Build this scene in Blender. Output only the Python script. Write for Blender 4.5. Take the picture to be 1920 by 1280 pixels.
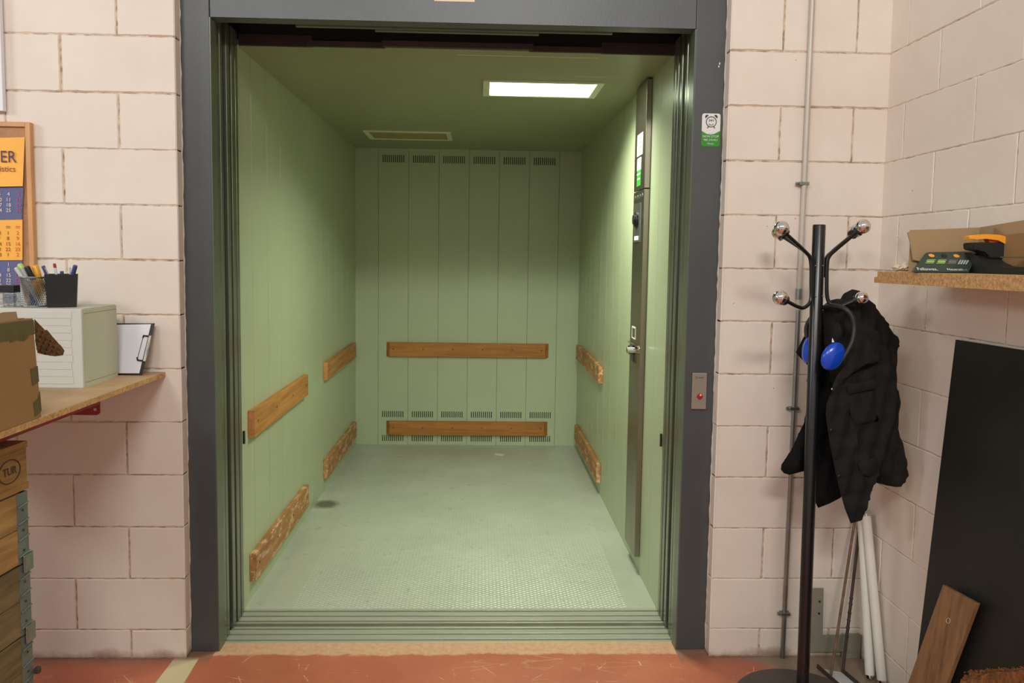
import bpy, bmesh, math, random
from mathutils import Vector, Matrix
from mathutils.geometry import delaunay_2d_cdt
random.seed(7)
for o in list(bpy.data.objects): bpy.data.objects.remove(o)
SC = bpy.context.scene; COL = SC.collection

# ------------------------------------------------------------------ camera, world, lights, exposure
F, PX, PY = 1440.0, 951.22, 592.41
MR = Matrix(((0.99935634, 0.03392146, -0.0116724), (-0.03292512, 0.99648945, 0.07697213), (0.01424243, -0.07653827, 0.99696492)))
CAM = Vector((0.0167, -2.8594, 1.5426))
cd = bpy.data.cameras.new('camera'); cam = bpy.data.objects.new('camera', cd); COL.objects.link(cam)
cd.sensor_width = 36; cd.sensor_fit = 'HORIZONTAL'; cd.lens = F*36/1920
cd.shift_x = (960-PX)/1920; cd.shift_y = (PY-640)/1920; cd.clip_start = .05; cd.clip_end = 100
r_, f_, u_ = MR.col[0], MR.col[1], MR.col[2]
mw = Matrix(((r_[0], u_[0], -f_[0], CAM[0]), (r_[1], u_[1], -f_[1], CAM[1]), (r_[2], u_[2], -f_[2], CAM[2]), (0, 0, 0, 1)))
cam.matrix_world = mw
SC.camera = cam
w = bpy.data.worlds.new('hall'); SC.world = w; w.use_nodes = True
w.node_tree.nodes['Background'].inputs[0].default_value = (1.0, .96, .93, 1)
w.node_tree.nodes['Background'].inputs[1].default_value = .47
def area(name, loc, target, sx, sy, power, color):
    l = bpy.data.lights.new(name, 'AREA'); l.shape = 'RECTANGLE'; l.size = sx; l.size_y = sy; l.energy = power; l.color = color
    o = bpy.data.objects.new(name, l); COL.objects.link(o); o.location = loc
    o.rotation_euler = (Vector(target)-Vector(loc)).to_track_quat('-Z', 'Y').to_euler(); return o
area('hall_lamp_and_fill', (.2, -5.0, 4.0), (.1, 0, 1.2), 1.3, .35, 94, (1, .99, .95))
area('hall_lamp_and_fill', (-2.4, -5.0, 4.0), (1.2, 0, 1.0), 1.3, .35, 54, (1, .98, .93))  # unseen fill lamp added to brighten the right wall
area('hall_side_light', (-4.3, -1.9, 2.9), (1.0, 0, 1.2), .9, .5, 33, (.93, .98, 1))
SC.view_settings.view_transform = 'Standard'; SC.view_settings.look = 'None'
SC.view_settings.gamma = 1; SC.view_settings.use_curve_mapping = False; SC.view_settings.exposure = 0.0

def ray(u, v):
    return MR @ Vector(((u-PX)/F, 1, -(v-PY)/F))
def at(u, v, y):
    d = ray(u, v); return CAM + d*((y-CAM.y)/d.y)
def ax(u, v, x):
    d = ray(u, v); return CAM + d*((x-CAM.x)/d.x)
def az(u, v, z):
    d = ray(u, v); return CAM + d*((z-CAM.z)/d.z)

# ------------------------------------------------------------------ materials
def lin(c):
    return tuple(((x/255)/12.92 if x/255 <= .04045 else ((x/255+.055)/1.055)**2.4) for x in c)
class NT:
    def __init__(s, name):
        s.m = bpy.data.materials.new(name); s.m.use_nodes = True; s.t = s.m.node_tree
        s.b = s.t.nodes['Principled BSDF']; s.o = s.t.nodes['Material Output']
    def n(s, typ, **kw):
        x = s.t.nodes.new(typ)
        for k, v in kw.items():
            if k.startswith('_'): setattr(x, k[1:], v)
            else: x.inputs[k.replace('__', ' ')].default_value = v
        return x
    def l(s, a, b): s.t.links.new(a, b)
    def coords(s, scale=(1, 1, 1)):
        g = s.n('ShaderNodeTexCoord'); mp = s.n('ShaderNodeMapping'); mp.inputs['Scale'].default_value = scale
        s.l(g.outputs['Object'], mp.inputs['Vector']); return mp.outputs[0]
    def noise(s, vec, scale, detail=4, rough=.6):
        x = s.n('ShaderNodeTexNoise'); x.inputs['Scale'].default_value = scale; x.inputs['Detail'].default_value = detail; x.inputs['Roughness'].default_value = rough
        s.l(vec, x.inputs['Vector']); return x.outputs['Fac']
    def ramp(s, fac, stops):
        r = s.n('ShaderNodeValToRGB'); e = r.color_ramp.elements
        while len(e) < len(stops): e.new(.5)
        for el, (p, c) in zip(e, stops):
            el.position = p; el.color = tuple(c)+(1,) if len(c) == 3 else c
        s.l(fac, r.inputs[0]); return r.outputs[0]
    def mix(s, fac, a, b, mode='MIX'):
        x = s.n('ShaderNodeMix', _data_type='RGBA', _blend_type=mode)
        for sock, val in ((x.inputs[0], fac), (x.inputs[6], a), (x.inputs[7], b)):
            if isinstance(val, (int, float)): sock.default_value = val
            elif isinstance(val, tuple): sock.default_value = val+(1,) if len(val) == 3 else val
            else: s.l(val, sock)
        return x.outputs[2]
    def math(s, op, a, b=None, c=None):
        x = s.n('ShaderNodeMath', _operation=op)
        for i, val in enumerate((a, b, c)):
            if val is None: continue
            if isinstance(val, (int, float)): x.inputs[i].default_value = val
            else: s.l(val, x.inputs[i])
        return x.outputs[0]
    def bump(s, h, strength=.3, dist=.002):
        x = s.n('ShaderNodeBump'); x.inputs['Strength'].default_value = strength; x.inputs['Distance'].default_value = dist
        s.l(h, x.inputs['Height']); s.l(x.outputs[0], s.b.inputs['Normal']); return x
    def base(s, c):
        if isinstance(c, tuple): s.b.inputs['Base Color'].default_value = c+(1,)
        else: s.l(c, s.b.inputs['Base Color'])
    def set(s, rough=.5, metal=0, spec=None):
        s.b.inputs['Roughness'].default_value = rough; s.b.inputs['Metallic'].default_value = metal
        if spec is not None: s.b.inputs['Specular IOR Level'].default_value = spec
        return s.m

def paint(name, rgb, rough=.45, var=.12, scale=6, metal=0, bump=.05, bscale=60, spec=None, stretch=(1, 1, 1)):
    k = NT(name); v = k.coords(stretch); f = k.noise(v, scale, 5)
    c = lin(rgb); a = tuple(x*(1-var) for x in c); b = tuple(min(1, x*(1+var)) for x in c)
    k.base(k.ramp(f, [(.3, a), (.7, b)]))
    if bump: k.bump(k.noise(v, bscale, 3), bump, .001)
    return k.set(rough, metal, spec)
def wood(name, dark, light, axis=0, rough=.55, fine=40, var2=None):
    k = NT(name); sc = [fine]*3; sc[axis] = fine*.06
    v = k.coords(tuple(sc)); f = k.noise(v, 1.0, 6, .65)
    v2 = k.coords((3, 3, 3)); g = k.noise(v2, 1.5, 3)
    c = k.ramp(f, [(.3, lin(dark)), (.68, lin(light))])
    if var2:
        h = k.noise(k.coords(tuple(fine*.7 if i != axis else 9 for i in range(3))), 1.0, 5, .7)
        c = k.mix(k.ramp(h, [(.52, (0, 0, 0)), (.60, (1, 1, 1))]), c, lin(var2))
    c = k.mix(.35, c, k.ramp(g, [(.3, (.55, .5, .45)), (.7, (1, 1, 1))]), 'MULTIPLY')
    k.base(c); k.bump(f, .15, .001); return k.set(rough)
def chip(name, rgb, rough=.7):
    k = NT(name); v = k.coords(); x = k.n('ShaderNodeTexVoronoi'); x.inputs['Scale'].default_value = 260; k.l(v, x.inputs['Vector'])
    f = k.noise(v, 90, 4); c = lin(rgb)
    hs0 = k.n('ShaderNodeHueSaturation'); hs0.inputs['Saturation'].default_value = .15; k.l(x.outputs['Color'], hs0.inputs['Color'])
    m = k.mix(.5, k.ramp(f, [(.3, tuple(q*.6 for q in c)), (.6, c), (.8, tuple(min(1, q*1.35) for q in c))]), hs0.outputs[0], 'SOFT_LIGHT')
    hs = k.n('ShaderNodeHueSaturation'); hs.inputs['Saturation'].default_value = 1.0; k.l(m, hs.inputs['Color'])
    k.base(hs.outputs[0]); k.bump(f, .3, .001); return k.set(rough)
def metal(name, rgb, rough=.3, var=.1, stretch=(1, 1, 1)):
    return paint(name, rgb, rough, var, 12, 1.0, .05, 80, stretch=stretch)
def glassy(name, rgb, rough=.05, trans=1, alpha=1):
    k = NT(name); k.base(lin(rgb)); k.b.inputs['Transmission Weight'].default_value = trans; k.b.inputs['Alpha'].default_value = alpha
    return k.set(rough)
def emit(name, rgb, strength):
    k = NT(name); k.base(lin(rgb)); k.b.inputs['Emission Color'].default_value = lin(rgb)+(1,); k.b.inputs['Emission Strength'].default_value = strength
    return k.set(.4)

def block_paint():
    k = NT('painted_blocks'); v = k.coords(); f = k.noise(v, 2.2, 5); g = k.noise(v, 22, 6, .7)
    pits = k.n('ShaderNodeTexVoronoi'); pits.inputs['Scale'].default_value = 21; k.l(v, pits.inputs['Vector'])
    c = k.ramp(f, [(.3, lin((223, 209, 196))), (.55, lin((229, 218, 205))), (.75, lin((234, 225, 210)))])
    p = k.ramp(pits.outputs['Distance'], [(.035, (1, 1, 1)), (.06, (0, 0, 0))])
    p2 = k.mix(1.0, p, k.ramp(k.noise(v, 5, 2), [(.58, (0, 0, 0)), (.64, (1, 1, 1))]), 'MULTIPLY')
    c = k.mix(p2, c, lin((120, 95, 72)))
    # floor splash grime: dirt that belongs to the lowest course
    sx = k.n('ShaderNodeSeparateXYZ'); tc = k.n('ShaderNodeTexCoord'); k.l(tc.outputs['Object'], sx.inputs[0])
    hz = k.math('ADD', sx.outputs['Z'], k.math('MULTIPLY', k.noise(v, 9, 4), .10))
    c = k.mix(k.ramp(hz, [(.045, (.85, .85, .85)), (.085, (0, 0, 0))]), c, lin((150, 112, 88)))
    k.base(c); k.bump(g, .35, .004); return k.set(.62, 0, .35)
def mortar():
    k = NT('mortar'); v = k.coords(); g = k.noise(v, 30, 4)
    k.base(k.ramp(g, [(.35, lin((150, 128, 106))), (.6, lin((214, 194, 172)))])); k.bump(g, .5, .003); return k.set(.9)
def car_paint():
    k = NT('sage_panel'); v = k.coords(); f = k.noise(v, 1.6, 5)
    k.base(k.ramp(f, [(.3, lin((170, 180, 148))), (.7, lin((178, 187, 154)))]))
    k.bump(k.noise(v, 120, 3), .06, .0006); return k.set(.34, 0, .5)
def plate_floor():
    k = NT('chequer_plate'); tc = k.n('ShaderNodeTexCoord'); sx = k.n('ShaderNodeSeparateXYZ'); k.l(tc.outputs['Object'], sx.inputs[0])
    X, Y = sx.outputs['X'], sx.outputs['Y']
    a = k.math('SINE', k.math('MULTIPLY', X, math.pi/.017)); b = k.math('SINE', k.math('MULTIPLY', Y, math.pi/.011))
    h = k.math('MAXIMUM', k.math('MULTIPLY', a, b), 0)
    # treads stop short of the walls and are worn flat toward the back
    mx = k.math('MULTIPLY', k.math('GREATER_THAN', X, -.80), k.math('LESS_THAN', X, .68))
    wear = k.n('ShaderNodeMapRange'); wear.inputs[1].default_value = 2.6; wear.inputs[2].default_value = 1.0
    wear.inputs[3].default_value = .25; wear.inputs[4].default_value = 1; k.l(Y, wear.inputs[0])
    h = k.math('MULTIPLY', k.math('MULTIPLY', h, mx), wear.outputs[0])
    v = k.coords(); f = k.noise(v, 1.8, 6, .65); g = k.noise(v, 14, 5, .7)
    c = k.ramp(f, [(.3, lin((176, 180, 164))), (.7, lin((196, 200, 184)))])
    c = k.mix(k.math('MULTIPLY', h, .75), c, lin((218, 220, 206)))
    c = k.mix(k.ramp(g, [(.60, (0, 0, 0)), (.72, (.45, .45, .45))]), c, lin((112, 116, 96)))
    # rust and oil stain in the left corner
    d = k.n('ShaderNodeVectorMath', _operation='DISTANCE'); k.l(tc.outputs['Object'], d.inputs[0]); d.inputs[1].default_value = (-.935, 1.83, 0)
    dd = k.math('ADD', d.outputs['Value'], k.math('MULTIPLY', g, .06))
    c = k.mix(k.ramp(dd, [(.075, (.8, .8, .8)), (.13, (0, 0, 0))]), c, lin((84, 80, 58)))
    k.base(c); k.bump(h, .7, .003); return k.set(.42, .25, .5)
def hall_floor():
    k = NT('red_floor_paint'); tc = k.n('ShaderNodeTexCoord'); sx = k.n('ShaderNodeSeparateXYZ'); k.l(tc.outputs['Object'], sx.inputs[0])
    X, Y = sx.outputs['X'], sx.outputs['Y']; v = k.coords()
    n1 = k.noise(v, 7, 6, .7); n2 = k.noise(v, 2.2, 5); n3 = k.noise(v, 45, 5, .7)
    red = k.ramp(n2, [(.3, lin((172, 92, 66))), (.7, lin((196, 116, 86)))])
    red = k.mix(k.ramp(n1, [(.60, (0, 0, 0)), (.72, (.55, .55, .55))]), red, lin((208, 158, 122)))
    # thin pale scratches
    for sc, rot in (((1.6, 7, 1), .5), ((2.2, 6, 1), -1.0)):
        mp = k.n('ShaderNodeMapping'); mp.inputs['Scale'].default_value = sc; mp.inputs['Rotation'].default_value = (0, 0, rot)
        k.l(tc.outputs['Object'], mp.inputs['Vector'])
        vo = k.n('ShaderNodeTexVoronoi', _feature='DISTANCE_TO_EDGE'); vo.inputs['Scale'].default_value = 1.7; k.l(mp.outputs[0], vo.inputs['Vector'])
        s = k.ramp(vo.outputs['Distance'], [(.002, (1, 1, 1)), (.007, (0, 0, 0))])
        s = k.mix(1.0, s, k.ramp(k.noise(v, 5.5, 4), [(.53, (0, 0, 0)), (.58, (1, 1, 1))]), 'MULTIPLY')
        red = k.mix(s, red, lin((222, 178, 144)))
    # bare concrete in front of the sill
    e = k.math('ADD', Y, k.math('MULTIPLY', k.math('SUBTRACT', n1, .5), .09))
    conc = k.ramp(n3, [(.35, lin((198, 150, 118))), (.65, lin((216, 172, 138)))])
    c = k.mix(k.ramp(e, [(.016, (0, 0, 0)), (.028, (1, 1, 1))]), red, conc)
    # dirt band along the foot of the walls
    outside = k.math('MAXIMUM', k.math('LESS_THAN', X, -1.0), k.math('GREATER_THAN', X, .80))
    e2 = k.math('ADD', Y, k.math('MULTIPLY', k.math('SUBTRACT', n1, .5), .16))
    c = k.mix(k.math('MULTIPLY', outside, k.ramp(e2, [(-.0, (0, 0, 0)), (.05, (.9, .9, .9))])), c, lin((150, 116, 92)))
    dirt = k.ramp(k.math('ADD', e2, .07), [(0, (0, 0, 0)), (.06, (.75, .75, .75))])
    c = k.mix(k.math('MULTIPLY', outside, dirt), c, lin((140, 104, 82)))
    # grey painted corner on the right
    g = k.math('ADD', k.math('ADD', X, k.math('MULTIPLY', Y, .8)), k.math('MULTIPLY', k.math('SUBTRACT', n1, .5), .2))
    c = k.mix(k.ramp(k.math('SUBTRACT', g, .45), [(.56, (0, 0, 0)), (.66, (1, 1, 1))]), c, lin((142, 124, 106)))
    # cream floor line on the left
    ln = k.math('MULTIPLY', k.math('GREATER_THAN', X, -1.138), k.math('LESS_THAN', X, k.math('ADD', -1.045, k.math('MULTIPLY', Y, -.05))))
    ln = k.math('MULTIPLY', ln, k.ramp(k.math('ADD', k.math('MULTIPLY', Y, -1), k.math('MULTIPLY', n1, .02)), [(-.0, (0, 0, 0)), (.03, (1, 1, 1))]))
    ln = k.math('MULTIPLY', ln, k.math('LESS_THAN', n1, .64))
    c = k.mix(ln, c, lin((206, 190, 152)))
    k.base(c); k.bump(n1, .15, .004); return k.set(.42, 0, .5)

M = dict(
    block=block_paint(), mortar=mortar(), car=car_paint(), plate=plate_floor(), floor=hall_floor(),
    caulk=paint('caulk', (196, 186, 168), .7, .15, 20), carceil=paint('ceiling_panel', (146, 152, 118), .4, .04, 3, bump=.02),
    frame=paint('slate_enamel', (74, 77, 78), .38, .10, 3, bump=.25, bscale=140), frame2=paint('slate_enamel_header', (84, 88, 90), .40, .08, 5, bump=.35, bscale=120),
    panel=paint('door_steel', (120, 126, 110), .22, .08, 6, metal=.6, bump=.03, spec=.6), steelp=paint('plate_steel', (158, 148, 134), .36, .06, 8, metal=.35), jamb=paint('green_grey_steel', (92, 100, 84), .32, .08, 6, bump=.03, spec=.6),
    sill=paint('sill_aluminium', (170, 172, 154), .42, .10, 10, metal=.25, bump=.1, bscale=90, stretch=(.2, 3, 3)),
    silldark=paint('rubbing_strip', (96, 92, 72), .6, .2, 12), dark=paint('dark_void', (24, 25, 22), .8, .2), brown=paint('brown_primer', (62, 48, 38), .7, .2, 8),
    steel=metal('brushed_stainless', (150, 142, 128), .33, .12, (4, 4, .15)), chrome=metal('chrome', (225, 220, 215), .07, .02), zinc=metal('galvanised', (150, 152, 148), .42, .15),
    conduit=paint('conduit_grey', (190, 182, 170), .42, .06, 8, metal=.2), hinge=paint('blue_grey_zinc', (112, 124, 118), .5, .18, 9, metal=.35, bump=.3),
    rail=wood('beech_rail_y', (158, 100, 44), (204, 146, 78), 1), railx=wood('beech_rail_x', (150, 92, 34), (190, 128, 56), 0),
    railworn=wood('worn_rail_y', (150, 96, 50), (190, 134, 80), 1, var2=(214, 178, 138)),
    chip=chip('chipboard', (196, 150, 98)), chiptop=paint('chipboard_face', (190, 156, 116), .6, .14, 14, stretch=(1, .25, 1)),
    frmwood=wood('pine_frame', (206, 150, 96), (226, 174, 120), 2, fine=26), cork=paint('cork', (178, 132, 98), .9, .15, 40),
    crate=wood('crate_pine', (118, 86, 42), (190, 152, 92), 1, .8, 26), crate2=wood('weathered_pine', (84, 72, 46), (138, 118, 80), 1, .85, 26), block_w=wood('pallet_block', (112, 82, 40), (172, 132, 76), 1, .8, 30),
    card=paint('cardboard', (150, 114, 72), .8, .06, 5, bump=.15, bscale=30), card2=paint('cardboard_pale', (168, 140, 104), .8, .06, 5, bump=.1, bscale=30),
    tape=paint('packing_tape', (96, 84, 54), .3, .18, 16, bump=.5, bscale=40), tapeb=paint('brown_tape', (92, 58, 34), .22, .35, 30, bump=.9, bscale=50),
    unit=paint('unit_plastic', (204, 204, 196), .45, .02, 4, bump=.02), unitside=paint('unit_side', (190, 190, 170), .5, .02, 4),
    red=paint('red_enamel', (150, 36, 30), .45, .15), black=paint('black_enamel', (20, 20, 21), .28, .1, 5, bump=.02, spec=.6), blackp=paint('black_plastic', (26, 26, 27), .45, .1),
    cloth=paint('black_cloth', (34, 33, 31), .92, .25, 26, bump=.55, bscale=300, spec=.2), cloth2=paint('black_lining', (19, 20, 20), .95, .25, 26, bump=.5, bscale=260, spec=.15),
    sheet=paint('black_board', (34, 33, 29), .52, .22, 4, bump=.05, spec=.35), oak=wood('oak_plank', (112, 78, 48), (160, 120, 80), 2, .6, 34),
    blue=paint('blue_plastic', (14, 70, 190), .22, .06, 6, bump=0, spec=.6), white=paint('white_paper', (232, 232, 238), .6, .02, 6, bump=0), whitel=paint('label_white', (226, 226, 220), .5, .03, 6, bump=0),
    cream=paint('label_cream', (232, 214, 184), .6, .04, 20, bump=0), green=paint('label_green', (44, 140, 34), .5, .04, 6, bump=0), ink=paint('ink', (52, 44, 46), .6, .05, bump=0),
    orange=paint('calendar_orange', (250, 180, 76), .6, .03, 5, bump=0), navy=paint('calendar_blue', (92, 98, 140), .6, .05, 5, bump=0), purple=paint('ink_purple', (86, 62, 90), .6, .05, bump=0),
    numw=paint('numerals_cream', (236, 216, 196), .6, .03, bump=0), numr=paint('numerals_red', (206, 84, 120), .6, .05, bump=0), numo=paint('numerals_orange', (226, 96, 56), .6, .05, bump=0), numb=paint('numerals_brown', (150, 96, 50), .6, .05, bump=0),
    trim_g=paint('cutter_green', (52, 66, 58), .42, .08, 5, bump=.02), trim_o=paint('cutter_orange', (252, 168, 46), .38, .03, 5, bump=0), cutr=paint('cutter_black', (36, 38, 36), .5, .1),
    pencil=paint('pen_blue', (60, 66, 120), .3, .1), penr=paint('pen_red', (190, 50, 50), .3, .1), lime=paint('pen_lime', (170, 214, 120), .3, .05), yel=paint('pen_yellow', (236, 170, 40), .35, .05), pale=paint('pen_pale', (186, 190, 186), .35, .05),
    rust=paint('rusty_steel', (112, 86, 66), .8, .35, 30, bump=.5, bscale=60), rustd=paint('dark_rusty_steel', (66, 50, 42), .8, .35, 30, bump=.5, bscale=60),
    tube=paint('tube_white', (226, 222, 212), .18, .03, 5, bump=0, spec=.7), greyp=paint('grey_plate', (136, 130, 116), .55, .06, 5, bump=.03), disc=paint('base_disc', (84, 76, 70), .5, .12, 6, metal=.2),
    coir=paint('coir', (122, 74, 34), .95, .6, 60, bump=1.0, bscale=90), paper=paint('cream_paper', (214, 202, 180), .6, .05), skinp=glassy('clear_plastic', (230, 236, 238), .06, .9),
    lamp=emit('lit_diffuser', (240, 255, 226), 6.0), lampoff=paint('unlit_diffuser', (150, 140, 84), .4, .06, 6, bump=.1), lampframe=paint('lamp_frame', (206, 214, 190), .4, .04, bump=0),
    led=emit('led_red', (255, 60, 50), 6.0),
)
def mesh_wire():
    k = NT('wire_mesh'); tc = k.n('ShaderNodeTexCoord'); v = k.coords((1, 1, 1))
    k.base(lin((130, 134, 132))); k.b.inputs['Alpha'].default_value = .55
    return k.set(.35, .8)
M['wire'] = mesh_wire()

# ------------------------------------------------------------------ mesh helpers
def box(bm, x0, x1, y0, y1, z0, z1, bev=0, mat=None):
    if x0 > x1: x0, x1 = x1, x0
    if y0 > y1: y0, y1 = y1, y0
    if z0 > z1: z0, z1 = z1, z0
    r = bmesh.ops.create_cube(bm, size=1.0); vs = r['verts']
    for v in vs:
        v.co = Vector((x0 if v.co.x < 0 else x1, y0 if v.co.y < 0 else y1, z0 if v.co.z < 0 else z1))
    if bev > 0:
        es = list({e for v in vs for e in v.link_edges})
        r2 = bmesh.ops.bevel(bm, geom=es, offset=bev, segments=2, affect='EDGES', profile=.5)
        vs = list({v for f in r2['faces'] for v in f.verts} | {v for v in vs if v.is_valid})
    if mat is not None:
        for v in vs: v.co = mat @ v.co
    return vs
def prism(bm, pts, vec, mat=None):
    """closed polygon of 3D points extruded by vec"""
    vec = Vector(vec)
    a = [bm.verts.new(Vector(p)) for p in pts]; b = [bm.verts.new(Vector(p)+vec) for p in pts]
    n = len(pts)
    fs = [bm.faces.new(a), bm.faces.new(list(reversed(b)))]
    for i in range(n): fs.append(bm.faces.new((a[i], b[i], b[(i+1) % n], a[(i+1) % n])))
    if mat is not None:
        for v in a+b: v.co = mat @ v.co
    return a+b
def smooth_path(pts, n=6):
    P = [Vector(p) for p in pts]
    if len(P) < 3: return P
    out = []
    for i in range(len(P)-1):
        p0 = P[max(i-1, 0)]; p1 = P[i]; p2 = P[i+1]; p3 = P[min(i+2, len(P)-1)]
        for k in range(n):
            t = k/n
            out.append(.5*((2*p1)+(p2-p0)*t+(2*p0-5*p1+4*p2-p3)*t*t+(3*p1-p0-3*p2+p3)*t**3))
    out.append(P[-1]); return out
def tube(bm, pts, r, seg=12, sm=False, caps=True, rf=None):
    P = smooth_path(pts) if sm else [Vector(p) for p in pts]
    rings = []; up = Vector((0, 0, 1)); prev = None
    for i, p in enumerate(P):
        t = (P[min(i+1, len(P)-1)]-P[max(i-1, 0)]).normalized()
        if prev is None:
            a = t.cross(up) if abs(t.dot(up)) < .95 else t.cross(Vector((1, 0, 0)))
        else: a = prev - t*prev.dot(t)
        a.normalize(); prev = a; b = t.cross(a)
        rr = r if rf is None else r*rf(i/(len(P)-1))
        rings.append([bm.verts.new(p+a*rr*math.cos(2*math.pi*k/seg)+b*rr*math.sin(2*math.pi*k/seg)) for k in range(seg)])
    for i in range(len(rings)-1):
        for k in range(seg):
            bm.faces.new((rings[i][k], rings[i][(k+1) % seg], rings[i+1][(k+1) % seg], rings[i+1][k]))
    if caps: bm.faces.new(list(reversed(rings[0]))); bm.faces.new(rings[-1])
def lathe(bm, prof, origin=(0, 0, 0), axis='z', seg=32, mat=None):
    rings = []; vs = []
    for r, h in prof:
        ring = []
        for k in range(seg):
            a = 2*math.pi*k/seg
            p = Vector((r*math.cos(a), r*math.sin(a), h))
            if axis == 'y': p = Vector((p.x, p.z, p.y))
            if axis == 'x': p = Vector((p.z, p.x, p.y))
            if mat is not None: p = mat @ p
            ring.append(bm.verts.new(p+Vector(origin)))
        rings.append(ring); vs += ring
    for i in range(len(rings)-1):
        for k in range(seg):
            bm.faces.new((rings[i][k], rings[i][(k+1) % seg], rings[i+1][(k+1) % seg], rings[i+1][k]))
    if prof[0][0] > 1e-6: bm.faces.new(list(reversed(rings[0])))
    if prof[-1][0] > 1e-6: bm.faces.new(rings[-1])
    bmesh.ops.remove_doubles(bm, verts=vs, dist=1e-6)
def ball(bm, c, r, sx=1, sy=1, sz=1, seg=24, mat=None):
    rr = bmesh.ops.create_uvsphere(bm, u_segments=seg, v_segments=seg//2, radius=r)
    for v in rr['verts']:
        v.co = Vector((v.co.x*sx, v.co.y*sy, v.co.z*sz))
        if mat is not None: v.co = mat @ v.co
        v.co += Vector(c)
def obj(name, bm, m, parent=None, smooth=False, label=None):
    bmesh.ops.recalc_face_normals(bm, faces=bm.faces)
    me = bpy.data.meshes.new(name); bm.to_mesh(me); bm.free()
    me.materials.append(M[m] if isinstance(m, str) else m)
    o = bpy.data.objects.new(name, me); COL.objects.link(o)
    if smooth:
        for p in me.polygons: p.use_smooth = True
        try: me.set_sharp_from_angle(angle=math.radians(38))
        except Exception: pass
    if parent is not None:
        o.parent = parent; o.matrix_parent_inverse = Matrix.Translation(-Vector(parent.location))
    if label: o['label'] = label
    return o
def tag(o, label, cat, group=None):
    o['label'] = label; o['category'] = cat
    if group: o['group'] = group
    return o
def thing(name, label, cat, loc=(0, 0, 0), group=None):
    o = bpy.data.objects.new(name, None); COL.objects.link(o); o.location = loc; o.empty_display_size = .05
    return tag(o, label, cat, group)
def struct(name, bm, m, parent=None, smooth=False):
    o = obj(name, bm, m, parent, smooth)
    if parent is None: o['kind'] = 'structure'
    return o
def B(): return bmesh.new()
def bx(name, m, parent, *a, bev=.0, label=None):
    b = B(); box(b, *a, bev=bev); return obj(name, b, m, parent, label=label)
def text(body, size, m, parent, o, right, up, align='CENTER', name='lettering', sx=1.0, depth=.0004):
    cu = bpy.data.curves.new('txt', 'FONT'); cu.body = body; cu.size = size; cu.align_x = align; cu.align_y = 'CENTER'; cu.extrude = depth; cu.space_line = 1.0
    cu.resolution_u = 3
    t = bpy.data.objects.new('txt', cu); COL.objects.link(t)
    me = bpy.data.meshes.new_from_object(t.evaluated_get(bpy.context.evaluated_depsgraph_get())); bpy.data.objects.remove(t)
    r = Vector(right).normalized(); u = Vector(up).normalized(); n = r.cross(u)
    for v in me.vertices: v.co = Vector(o)+r*v.co.x*sx+u*v.co.y+n*v.co.z
    me.materials.clear(); me.materials.append(M[m]); me.name = name
    q = bpy.data.objects.new(name, me); COL.objects.link(q)
    if parent is not None:
        loc = Vector(parent.location) + (Vector(parent.parent.location) if parent.parent is not None and parent.type != 'EMPTY' else Vector())
        q.parent = parent
        q.matrix_parent_inverse = Matrix.Identity(4) if parent.type != 'EMPTY' else Matrix.Translation(-Vector(parent.location))
    return q

# ------------------------------------------------------------------ block walls
def block_wall(bmB, bmM, to3, u0, u1, rows, joint, seed, depth=.004):
    """rows: list of (z0,z1,[vertical joints]); to3(u,z,d) -> world point; d>0 is into the room"""
    rnd = random.Random(seed)
    # mortar backing
    z0, z1 = rows[0][0], rows[-1][1]
    q = [bmM.verts.new(to3(a, b, -depth)) for a, b in ((u0, z0), (u1, z0), (u1, z1), (u0, z1))]
    bmM.faces.new(q)
    for (a, b, js) in rows:
        xs = [u0]+[j for j in sorted(js) if u0+.02 < j < u1-.02]+[u1]
        for i in range(len(xs)-1):
            g = lambda edge: 0 if edge in (u0, u1) else joint*rnd.uniform(.55, 1.1)/2
            l, r_ = xs[i]+g(xs[i]), xs[i+1]-g(xs[i+1])
            bo, to = a+joint*rnd.uniform(.2, .9)/2, b-joint*rnd.uniform(.2, .9)/2
            step = .018; loop = []
            def edge(p, q):
                n = max(2, int(math.hypot(q[0]-p[0], q[1]-p[1])/step))
                for k in range(n):
                    t = k/n; j = .0011
                    loop.append((p[0]+(q[0]-p[0])*t+(rnd.uniform(-j, j) if abs(p[0]-u0) > 1e-4 and abs(p[0]-u1) > 1e-4 else 0), p[1]+(q[1]-p[1])*t+rnd.uniform(-j, j)))
            edge((l, bo), (r_, bo)); edge((r_, bo), (r_, to)); edge((r_, to), (l, to)); edge((l, to), (l, bo))
            cx, cz = (l+r_)/2, (bo+to)/2
            tilt = rnd.uniform(-.0012, .0012)
            outer = [bmB.verts.new(to3(p[0], p[1], -depth)) for p in loop]
            def ins(p, s):
                return (p[0]+(s if p[0] < cx-(r_-l)/2+.006 else -s if p[0] > cx+(r_-l)/2-.006 else 0), p[1]+(s if p[1] < cz-(to-bo)/2+.006 else -s if p[1] > cz+(to-bo)/2-.006 else 0))
            inner = [bmB.verts.new(to3(*ins(p, .003), tilt)) for p in loop]
            n = len(loop)
            for k in range(n): bmB.faces.new((outer[k], outer[(k+1) % n], inner[(k+1) % n], inner[k]))
            bmB.faces.new(inner)
def courses(base, ztop, je, jo, pitch_n=18):
    rows = [(0.0, base, je)]; k = 0; z = base
    while z < ztop:
        rows.append((z, z+.2, jo if k % 2 == 0 else je)); z += .2; k += 1
    return rows
# left part of the front wall: joints alternate .2 / .4 from the edge
XL = -1.093
je = [XL-.205-.4*i for i in range(6)]; jo = [XL-.405-.4*i for i in range(6)]
bb, bmo = B(), B()
rows = courses(.112, 3.4, je, jo)
block_wall(bb, bmo, lambda u, z, d: Vector((u, -d, z)), -3.2, XL, rows, .007, 1)
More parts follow.
